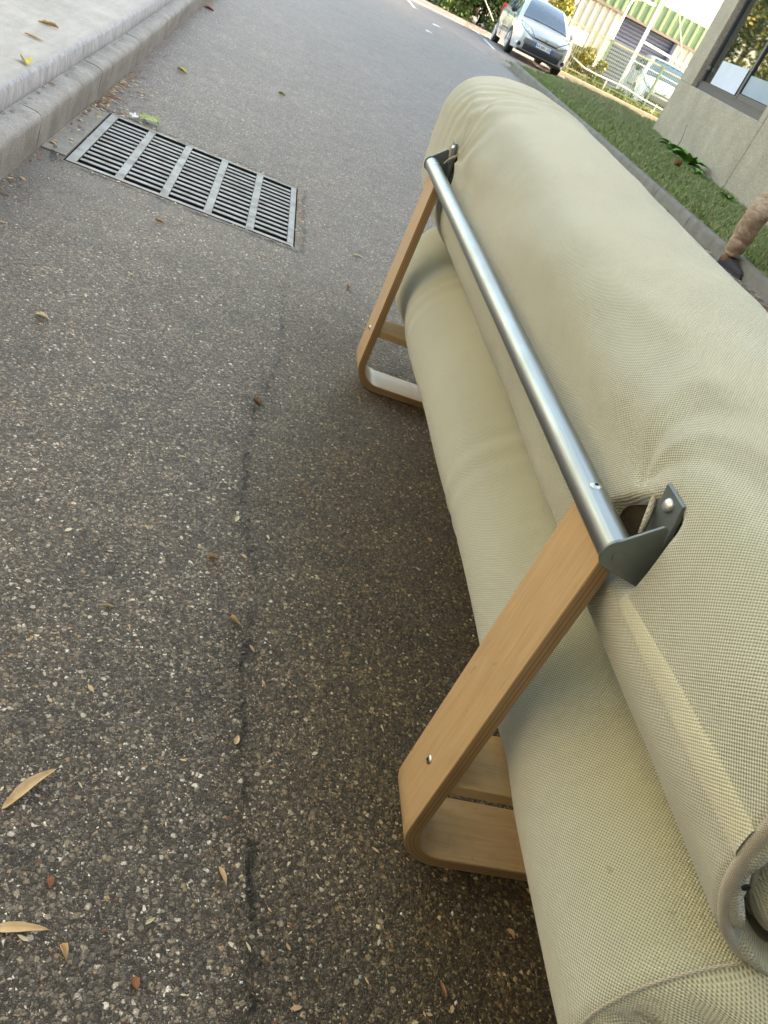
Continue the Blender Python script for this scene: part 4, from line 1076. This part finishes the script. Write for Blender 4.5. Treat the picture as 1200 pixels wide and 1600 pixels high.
MB().box((8.2-X0, .5, 0), (8.62-X0, .55, 5.3)).build('dark_doorway', m_black, wh)
MB().box((9.7-X0, .3, 0), (18-X0, 6, 5.38)).build('body', m_bluegrey, wh)
wn_ = MB().box((13.0-X0, -.13, 3.36), (13.9-X0, -.095, 4.2)).build('window', m_frame, wh); MB().box((13.06-X0, -.135, 3.42), (13.84-X0, -.131, 4.14)).build('pane', plain('sky_pane', (.5, .6, .65), .1), wn_)

# weeds at the wall foot and in the gutter
m_dock = foliage('dock_leaf', [(.08, .20, .03), (.13, .28, .05), (.20, .36, .08)])
def weed(x, y, n, L, label, spread=1., stalk=False):
    e = empty('weed', (x, y, gz(y)+.12), label=label, cat='weed'); r = random.Random(int(x*100+y*10))
    for i in range(n):
        a = 2*pi*i/n+r.uniform(-.4, .4); l = L*r.uniform(.6, 1.1); w = l*r.uniform(.17, .26); up = r.uniform(.75, 1.35); V = []; F = []
        for j in range(7):
            s = j/6; ww = w*sin(pi*min(1, .08+s*.92))**.7; rr = l*s*cos(up*(1-.5*s)); zz = l*s*sin(up*(1-.45*s))-.25*l*s*s
            for k in (-1, 0, 1):
                V.append((rr*cos(a)-k*ww*sin(a), rr*sin(a)+k*ww*cos(a), zz+abs(k)*ww*.35))
        for j in range(6):
            for k in range(2): F.append((j*3+k, j*3+k+1, (j+1)*3+k+1, (j+1)*3+k))
        mesh('leaf', V, F, m_dock, e, smooth=True)
    if stalk: limbs([([(0, 0, 0), (.02, 0, .25), (-.02, .02, .5)], [.006, .005, .003])], e, 'stalk', m_bark)
    return e
weed(6.74, 14.35, 14, .42, 'tall leafy dock weed with dry stalk at the foot of the concrete wall', stalk=True)
weed(6.54, 13.25, 18, .44, 'broad leaved dock weed at the wall foot, nearer than the stalked one')
weed(6.40, 12.5, 9, .22, 'small dark weed at the wall foot just left of the panel joint')
weed(4.22, 8.5, 8, .09, 'small weed sprouting in the gutter by the grass kerb').location.z = gz(8.5)
weed(6.26, 11.1, 8, .20, 'small weed at the wall foot right of the panel joint')
for (x, y, L, W, lb, mt) in [(5.6, 11.6, .14, .10, 'orange brown dead leaf lying in the grass below the concrete wall', R_), (4.22, 15.6, .13, .05, 'pale leaf in the gutter near the tip of the grass', Sx)]:
    leaf('fallen_leaf', x, y, gz(y)+(.2 if x > 5 else 0), L, W, .5, mt, .8, lb, shape='oval')
for (x, y, L, a, lb) in [(3.05, 19.8, .22, .3, 'white paper scrap on the far road, larger of two near the bay line'), (2.55, 17.2, .16, .6, 'small white litter scrap farther left on the far road'), (4.0, 14.6, .16, .2, 'pale scrap lying before the grass tip')]:
    V = [(-L/2, -L/5, .004), (L/2, -L/4, .012), (L/2.2, L/5, .004), (-L/2.5, L/4, .02), (0, 0, .022)]
    o = mesh('paper_scrap', V, [(0, 1, 4), (1, 2, 4), (2, 3, 4), (3, 0, 4)], plain('litter_white', (.75, .75, .75), .8), label=lb, cat='paper scrap', group='litter on the far road'); o.location = (x, y, gz(y)); o.rotation_euler = (0, 0, a)

# ------------------------------------------------------------------ hatchbacks
def pw(tab, y):
    a = [p[0] for p in tab]; b = [p[1] for p in tab]; return float(np.interp(y, a, b))
t = NT('silver_paint', .28, .55, .6); t.col((.50, .53, .56)); t.b.inputs['Coat Weight'].default_value = 1; t.b.inputs['Coat Roughness'].default_value = .04; m_silver = t.m
t = NT('white_paint', .3, .1, .6); t.col((.66, .70, .74)); t.b.inputs['Coat Weight'].default_value = 1; t.b.inputs['Coat Roughness'].default_value = .04; m_white = t.m
t = NT('car_glass', .03, 0, .9); t.col((.03, .06, .10)); t.b.inputs['IOR'].default_value = 1.7; m_cglass = t.m
t = NT('lamp_glass', .08, .3, .8); t.col((.55, .60, .63)); m_lens = t.m
m_tyre = plain('tyre_rubber', (.02, .02, .021), .8, 0, .2, 30)
m_trim = plain('black_trim', (.02, .02, .024), .5, 0, .1)
m_alloy = plain('alloy', (.42, .42, .43), .35, .8, .08, 20)
m_chrome = plain('chrome', (.75, .76, .78), .12, 1, .03)
m_plate = plain('white_plate', (.74, .76, .80), .4, 0, .03)
m_blue = plain('plate_blue', (.03, .12, .55), .4, 0, .03)
m_ink = plain('plate_ink', (.02, .02, .06), .5, 0, .03)
def make_car(loc, rz, paint, label, cat, plate=None, stamp=1.):
    car = empty('parked_car', loc, rz, label=label, cat=cat)
    W_t = [(0, .60), (.04, .68), (.12, .75), (.3, .81), (.6, .84), (1., .85), (3.3, .85), (3.7, .82), (3.9, .74), (4.03, .6)]
    T_t = [(0, .66), (.05, .73), (.15, .785), (.35, .835), (.6, .88), (.9, .93), (1.15, .95), (2.2, .965), (3.2, .99), (3.8, 1.0), (4.0, .93), (4.03, .80)]
    B_t = [(0, .26), (.1, .20), (.5, .18), (3.6, .20), (3.95, .30), (4.03, .42)]
    wy = (.80, 3.375); wr = .30
    st = sorted(set(list(np.linspace(0, .4, 14))+list(np.linspace(.4, 4.03, 100)))); V = []; F = []; m = None
    for y in st:
        w, zt, zb_ = pw(W_t, y), pw(T_t, y), pw(B_t, y)
        arch = zb_
        for yy in wy:
            d = abs(y-yy)
            if d < .355: arch = max(arch, .30+sqrt(.355**2-d*d)-.02)
        fl = .018*max(gauss(y, wy[0], .42), gauss(y, wy[1], .42))
        crown = .05 if y < 1.2 else .02
        half = [(0, zb_ if arch < zb_+.01 else .45), (w*.72, zb_ if arch < zb_+.01 else .45), (w*.74, max(arch, zb_+.01)), (w*.96, max(arch, zb_+.02)), (w+fl, max(arch+.01, .40)), (w+fl, max(arch+.02, .55)), (w+fl*.3, max(zt-.16, arch+.03)), (w*.975, zt-.06), (w*.92, zt-.012), (w*.80, zt+crown*.25), (w*.5, zt+crown*.8), (0, zt+crown)]
        ring = half+[(-a, b) for a, b in half[-2:0:-1]]
        m = len(ring); V += [(a, y, b) for a, b in ring]
    n = len(st)
    for j in range(n-1):
        for i in range(m): F.append((j*m+i, j*m+(i+1) % m, (j+1)*m+(i+1) % m, (j+1)*m+i))
    F.append(tuple(range(m))); F.append(tuple((n-1)*m+i for i in range(m)))
    mb = MB(); mb.add(V, F); body = mb.build('body', paint, car, auto=True)
    # greenhouse
    R_t = [(.95, .93), (1.10, 1.02), (1.35, 1.20), (1.62, 1.36), (1.85, 1.445), (2.1, 1.475), (2.6, 1.49), (3.1, 1.47), (3.45, 1.43), (3.6, 1.37), (3.8, 1.18), (3.95, 1.0)]
    st2 = list(np.linspace(.95, 3.95, 60)); rows = []
    for y in st2:
        zr = pw(R_t, y); zb2 = pw(T_t, y)-.02; h = max(.005, zr-zb2); wb = pw(W_t, y)*.93; wt_ = wb-.19*min(1, h/.5)
        half = [(wb, zb2), (wb-.02*min(1, h/.5), zb2+.06*h/.5), (wt_+.05*min(1, h/.5), zr-.13*h/.5), (wt_+.015, zr-.045*min(1, h/.5)), (wt_-.05, zr), (wt_-.11, zr+.008), (wt_*.4, zr+.02), (0, zr+.024)]
        rows.append([(a, y, b) for a, b in half]+[(-a, y, b) for a, b in half[-2::-1]])
    m2 = len(rows[0]); 
    sets = {'cabin': [], 'windscreen': [], 'rear_window': []}
    for j in range(len(rows)-1):
        ym = (st2[j]+st2[j+1])/2
        for i in range(m2-1):
            ii = min(i, m2-2-i); key = 'cabin'
            if ii >= 5 and 1.02 < ym < 1.80: key = 'windscreen'
            elif ii >= 5 and 3.52 < ym < 3.85: key = 'rear_window'
            elif ii == 1 and (1.55 < ym < 2.28 or 2.36 < ym < 3.05 or 3.12 < ym < 3.4): key = ('side_window', i == ii, int(ym > 2.3)+int(ym > 3.08))
            sets.setdefault(key, []).append((j*m2+i, j*m2+i+1, (j+1)*m2+i+1, (j+1)*m2+i))
    Vr = [v for r_ in rows for v in r_]
    for key, fs in sets.items():
        key = key if isinstance(key, str) else key[0]
        used = sorted({i for f in fs for i in f}); mp = {a: b for b, a in enumerate(used)}
        me = bpy.data.meshes.new(key); me.from_pydata([Vr[i] for i in used], [], [tuple(mp[i] for i in f) for f in fs]); me.update()
        link(key, me, car, [paint if key == 'cabin' else m_cglass], True)
    # wheels
    for sx in (-1, 1):
        for yy in wy:
            w = MB().tube([(sx*.64, yy, .30), (sx*.66, yy, .30), (sx*.80, yy, .30), (sx*.835, yy, .30)], [.27, .30, .30, .265], 28).build('tyre', m_tyre, car, auto=True); w.name = 'wheel'
            MB().tube([(sx*.832, yy, .30), (sx*.840, yy, .30)], [.205, .20], 24).build('rim', m_trim, w)
            sp = MB()
            for k in range(7):
                a = 2*pi*k/7; c_, s_ = cos(a), sin(a)
                sp.tube([(sx*.842, yy+.02*c_, .30+.02*s_), (sx*.846, yy+.195*c_, .30+.195*s_)], [.026, .020], 6)
            sp.tube([(sx*.838, yy, .30), (sx*.852, yy, .30)], .05, 12); 
            sp.tube([(sx*.843, yy+.20*cos(a), .30+.20*sin(a)) for a in np.linspace(0, 2*pi, 28, endpoint=False)], .013, 6, closed=True)
            sp.build('spokes', m_alloy, w)
    # front end
    def front(name, pts, mat, y=-.006, d=.03, par=car, **k):
        return MB().prism(pts, y, y+d).build(name, mat, par, **k)
    def fpt(x): return .0
    from mathutils.bvhtree import BVHTree
    bvh = BVHTree.FromPolygons([Vector(v) for v in V], F)
    def hit(x, z):
        h_ = bvh.ray_cast(Vector((x, -1, z)), Vector((0, 1, 0)))
        return h_[0].y if h_[0] is not None else .05
    def patch(name, outline, mat, off, par=car, n=16, m_=4):
        """outline: s -> (x, z_low, z_high); laid on the real nose surface, slightly proud of it"""
        V_ = []; F_ = []
        for i in range(n+1):
            x, z0, z1 = outline(i/n)
            for k in range(m_+1):
                z = z0+(z1-z0)*k/m_; V_.append((x, hit(x, z)-off, z))
        for i in range(n):
            for k in range(m_): F_.append((i*(m_+1)+k, i*(m_+1)+k+1, (i+1)*(m_+1)+k+1, (i+1)*(m_+1)+k))
        o = mesh(name, V_, F_, mat, par, smooth=True); sd = o.modifiers.new('t', 'SOLIDIFY'); sd.thickness = .015; sd.offset = 0; return o
    patch('bumper_band', lambda s: ((s-.5)*1.16, .42, .545), m_trim if False else plain('grey_band', (.16, .17, .19), .45, 0, .05), .006)
    patch('lower_grille', lambda s: ((s-.5)*(1.08), .27, .415), m_trim, .010)
    patch('upper_slot', lambda s: ((s-.5)*.66, .600, .632), m_trim, .004)
    patch('chin', lambda s: ((s-.5)*1.3, .19, .235), m_trim, .01)
    for sx in (-1, 1):
        def hlo(q, sx=sx):
            x = .36+.385*q; return (sx*x, .60+.17*q**1.6, .635+.235*q**.75-.10*max(0, q-.75)*4*.3)
        hl = patch('headlight', hlo, m_lens, .012)
        def rimo(q, sx=sx):
            x = .345+.41*q; return (sx*x, .59+.17*q**1.6, .647+.24*q**.75-.10*max(0, q-.75)*4*.3)
        patch('headlight_seal', rimo, m_trim, .004)
        MB().dome((sx*.56, hit(sx*.56, .715)-.012, .715), (0, -1, .5), .05, .02, 14).build('lamp_bowl', m_chrome, hl, smooth=True)
        MB().dome((sx*.67, hit(sx*.67, .79)-.012, .79), (0, -1, .5), .035, .015, 12).build('indicator', plain('amber', (.6, .35, .1), .2), hl, smooth=True)
        fg = MB().tube([(sx*.665, .06, .345), (sx*.655, .015, .345)], [.085, .075], 16).build('fog_lamp', paint, car); MB().dome((sx*.655, .012, .345), (0, -1, 0), .05, .015, 14).build('fog_lens', m_trim, fg, smooth=True)
        mr = MB().dome((sx*.90, 1.40, 1.01), (0, -1, 0), .085, .07, 14).dome((sx*.90, 1.40, 1.01), (0, 1, 0), .085, .03, 14).build('wing_mirror', m_trim if sx < 0 else paint, car, smooth=True)
        MB().box((sx*.80 if sx > 0 else -.88, 1.38, .965), (.88 if sx > 0 else sx*.80, 1.42, .99)).build('mirror_arm', m_trim, mr)
        MB().box((min(sx*.855, sx*.872), 1.35, .50), (max(sx*.855, sx*.872), 2.35, .545)).build('side_moulding', m_trim, car, bevel=.004)
        for yy in (1.22, 2.42): MB().box((min(sx*.84, sx*.8525), yy, .25), (max(sx*.84, sx*.8525), yy+.012, .90)).build('door_gap', m_black, car)
        MB().box((min(sx*.845, sx*.88), 2.12, .78), (max(sx*.845, sx*.88), 2.30, .81)).build('door_handle', paint, car, bevel=.005)
        MB().box((sx*.72-.09, 3.93, .72), (sx*.72+.09, 3.98, 1.05)).build('tail_light', plain('red_lamp', (.4, .02, .02), .2), car, bevel=.01)
    MB().tube([(-.66, .98, .955), (-.3, .93, .985), (.3, .93, .985), (.66, .98, .955)], .014, 6).build('cowl', m_trim, car)
    # lozenge badge
    MB().prism([(0, .665), (.045, .60+.005+.04), (0, .585+.02), (-.045, .645)], 0, .02).build('badge', m_chrome, car, bevel=.004).location = (0, hit(0, .68)-.025, .035)
    MB().tube([(-.5, 1.0, .965), (.1, 1.05, .985)], .010, 6).build('wiper', m_trim, car); MB().tube([(.05, 1.0, .975), (.55, 1.03, .985)], .010, 6).build('wiper', m_trim, car)
    # plate
    if plate:
        pl_ = MB().box((-.26, -.034, .435), (.26, -.024, .545)).build('number_plate', m_plate, car, bevel=.003)
        for sx in (-1, 1): MB().box((sx*.26-(.042 if sx > 0 else 0), -.0365, .436), (sx*.26+(.042 if sx < 0 else 0), -.0345, .544)).build('blue_band', m_blue, pl_)
        fc = bpy.data.curves.new('plate_text', 'FONT'); fc.body = plate; fc.size = .088; fc.align_x = 'CENTER'; fc.align_y = 'CENTER'; fc.extrude = .0005; fc.space_character = 1.05
        to = bpy.data.objects.new('tmp', fc); COL.objects.link(to); dg = bpy.context.evaluated_depsgraph_get(); me = bpy.data.meshes.new_from_object(to.evaluated_get(dg)); bpy.data.objects.remove(to)
        tx = link('plate_lettering', me, pl_, [m_ink]); tx.rotation_euler = (pi/2, 0, 0); tx.location = (0, -.0355, .49)
    car.scale = (stamp,)*3
    return car
make_car((5.96, 21.95, gz(22.6)), radians(-3), m_silver, 'silver hatchback parked nose first toward us at the grass tip', 'car', plate='AA 801 VN', stamp=.9)
make_car((11.15, 26.2, .292), radians(-12), m_white, 'pale small car parked in the yard behind the fence, half hidden by the concrete corner', 'car')

# ------------------------------------------------------------------ person walking beside the kerb
m_skin = plain('skin', (.45, .28, .20), .55, 0, .06, 20)
per = empty('person', (4.25, 6.85, gz(6.8)), label='person in khaki trousers and dark shoes at the grass kerb, cut by the right edge', cat='person')
def skinfig(name, joints, edges, mat, parent, root=0, sub=2):
    me = bpy.data.meshes.new(name); me.from_pydata([j[:3] for j in joints], edges, [])
    o = link(name, me, parent, [mat]); sk = o.modifiers.new('Skin', 'SKIN')
    lay = me.skin_vertices[0] if me.skin_vertices else None
    if lay is None:
        bpy.context.view_layer.objects.active = o; lay = me.skin_vertices[0]
    for i, j in enumerate(joints): lay.data[i].radius = (j[3], j[4] if len(j) > 4 else j[3])
    lay.data[root].use_root = True
    sk.use_smooth_shade = True; ss_ = o.modifiers.new('Sub', 'SUBSURF'); ss_.levels = sub; ss_.render_levels = sub
    return o
# local frame: origin at the visible (his right) heel; he faces -y
J = [(.20, -.02, .93, .15, .11), (.22, -.02, 1.15, .13, .10), (.22, -.03, 1.38, .17, .10), (.22, -.03, 1.50, .055), (.22, -.06, 1.60, .085, .10), (.22, -.07, 1.72, .08, .09),
     (.09, 0, .88, .085), (-.10+.0, -.10, .52, .06), (-.04, 0, .10, .034), (.0, -.14, .045, .022),
     (.31, 0, .88, .085), (.40, -.02, .50, .06), (.42, .04, .20, .042), (.44, -.14, .14, .035),
     (.02, -.03, 1.42, .05), (-.07, -.02, 1.14, .042), (-.05, -.16, .92, .03), (.42, -.03, 1.42, .05), (.52, -.02, 1.14, .042), (.52, -.16, .92, .03)]
Eg = [(0,1),(1,2),(2,3),(3,4),(4,5),(0,6),(6,7),(7,8),(8,9),(0,10),(10,11),(11,12),(12,13),(2,14),(14,15),(15,16),(2,17),(17,18),(18,19)]
for hi, px, py, pz, sx in ((16, -.05, -.16, .92, -1), (19, .52, -.16, .92, 1)):
    for k in range(4):
        i = len(J); J.append((px+(k-1.5)*.019, py-.05, pz-.075, .009)); J.append((px+(k-1.5)*.019, py-.055, pz-.11-.008*(1.5-abs(k-1.5)), .008)); J.append((px+(k-1.5)*.018, py-.04, pz-.135, .0075))
        Eg += [(hi, i), (i, i+1), (i+1, i+2)]
    i = len(J); J.append((px-sx*.035, py-.045, pz-.04, .010)); J.append((px-sx*.038, py-.06, pz-.075, .009)); Eg += [(hi, i), (i, i+1)]
bodyo = skinfig('body', J, Eg, m_skin, per)
t = NT('khaki_cloth', .85, 0, .2); O = t.obj(); f = t.noise(t.mapscale(O, (9, 9, 16)), 1, 4, .6, 1.)
t.col(t.ramp(f, [(.3, (.24, .16, .10)), (.5, (.33, .24, .165)), (.68, (.45, .35, .26))])); t.bump(f, .7, .03); m_khaki = t.m
def trouser(name, pts, r, n=28, m=60):
    V = []; F = []; P_, d_ = None, None
    A = np.array(pts, float); tt = np.linspace(0, len(A)-1, m)
    def cr(i, t_):
        i0, i1, i2, i3 = max(i-1, 0), i, min(i+1, len(A)-1), min(i+2, len(A)-1); p0, p1, p2, p3 = A[i0], A[i1], A[i2], A[i3]
        return .5*((2*p1)+(-p0+p2)*t_+(2*p0-5*p1+4*p2-p3)*t_**2+(-p0+3*p1-3*p2+p3)*t_**3)
    for a in tt:
        i = min(int(a), len(A)-2); q = cr(i, a-i); 
        for k in range(n):
            th = 2*pi*k/n; z = q[2]
            fold = .011*(abs(sin(z*26+1.6*sin(th+z*4)+1.2*noise.noise(Vector((cos(th), sin(th), z*3)))))-.5)*(gauss(z, .20, .10)+.7*gauss(z, .52, .10)+.25)+.016*noise.noise(Vector((cos(th)*1.6, sin(th)*1.6, z*5)))
            rr = q[3]+fold; V.append((q[0]+rr*cos(th), q[1]+rr*1.1*sin(th), z+.02*sin(th+.6)*gauss(z, .3, .25)))
    for j in range(m-1):
        for k in range(n): F.append((j*n+k, j*n+(k+1) % n, (j+1)*n+(k+1) % n, (j+1)*n+k))
    return mesh(name, V, F, m_khaki, per, smooth=True)
trouser('trouser_leg', [(-.050, -.01, .135, .066), (-.075, -.04, .22, .076), (-.095, -.07, .35, .088), (-.105, -.10, .52, .092), (-.02, -.06, .72, .105), (.10, 0, .92, .13)], 0)
trouser('trouser_leg', [(.43, .03, .195, .070), (.42, .02, .30, .078), (.41, 0, .50, .090), (.36, 0, .72, .105), (.29, 0, .92, .13)], 0)
MB().tube([(.20, -.01, .86), (.20, -.01, .95), (.20, -.02, 1.02)], [.165, .175, .165], 20).build('trouser_seat', m_khaki, per, smooth=True)
skinfig('jacket', [(.20, -.02, .92, .17, .12), (.22, -.02, 1.12, .155, .12), (.22, -.03, 1.34, .18, .12), (.22, -.03, 1.46, .09, .08),
    (.03, -.03, 1.42, .068), (-.06, -.02, 1.15, .056), (-.05, -.13, .97, .042), (.41, -.03, 1.42, .068), (.51, -.02, 1.15, .056), (.51, -.13, .97, .042)],
    [(0, 1), (1, 2), (2, 3), (2, 4), (4, 5), (5, 6), (2, 7), (7, 8), (8, 9)], plain('navy_jacket', (.03, .04, .07), .8), per)
MB().dome((.22, -.045, 1.665), (0, .55, 1), .104, .12, 18, 6).build('hair', plain('brown_hair', (.05, .03, .02), .7), per, smooth=True)
MB().dome((.22, -.155, 1.655), (0, -1, -.2), .016, .03, 10).build('nose', m_skin, per, smooth=True)
for s in (-1, 1):
    MB().dome((.22+s*.033, -.140, 1.69), (0, -1, 0), .011, .006, 8).build('eye', m_trim, per, smooth=True); MB().dome((.22+s*.088, -.06, 1.665), (s, 0, 0), .025, .014, 10).build('ear', m_skin, per, smooth=True)
MB().box((.195, -.150, 1.607), (.245, -.142, 1.614)).build('mouth', plain('lip', (.3, .1, .08), .5), per)
m_shoe = plain('dark_suede', (.035, .032, .038), .8, 0, .3, 40)
m_cuff = plain('rust_sock', (.24, .12, .06), .9, 0, .2, 60)
def shoe(hx, hy, ang, hz=0.):
    V = []; F = []; n = 16; st_ = [(-.065, .030, .09), (-.045, .048, .12), (.03, .052, .13), (.10, .052, .105), (.16, .054, .080), (.22, .050, .066), (.262, .034, .05)]
    for (s, w, h) in st_:
        for k in range(n):
            th = 2*pi*k/n; c_, s_ = cos(th), sin(th); V.append((w*abs(c_)**.7*(1 if c_ > 0 else -1), -s, max(0, .5*h+.5*h*abs(s_)**.7*(1 if s_ > 0 else -1))))
    for j in range(len(st_)-1):
        for k in range(n): F.append((j*n+k, j*n+(k+1) % n, (j+1)*n+(k+1) % n, (j+1)*n+k))
    F.append(tuple(range(n))); F.append(tuple((len(st_)-1)*n+k for k in range(n)))
    o = mesh('shoe', V, F, m_shoe, per, smooth=True); o.location = (hx, hy, hz); o.rotation_euler = (0, 0, ang); sb_ = o.modifiers.new('s', 'SUBSURF'); sb_.levels = 1; sb_.render_levels = 2
    so_ = MB().prism([(-.035, .03), (-.045, -.05), (-.052, -.18), (-.042, -.26), (0, -.29), (.042, -.26), (.052, -.18), (.045, -.05), (.035, .03)], 0, .018, 'z').build('sole', m_trim, o)
    for yy in (-.06, -.09, -.12): MB().tube([(-.035, yy, .095+yy*.1), (0, yy, .118+yy*.25), (.035, yy, .095+yy*.1)], .004, 6).build('lace', m_black, o)
    MB().tube([(0, .0, .05), (0, .0, .11), (0, 0, .19)], [.052, .060, .062], 16).build('sock', m_cuff, o, smooth=True)
shoe(-.045, .01, radians(18)); shoe(.43, .06, radians(5), .10)
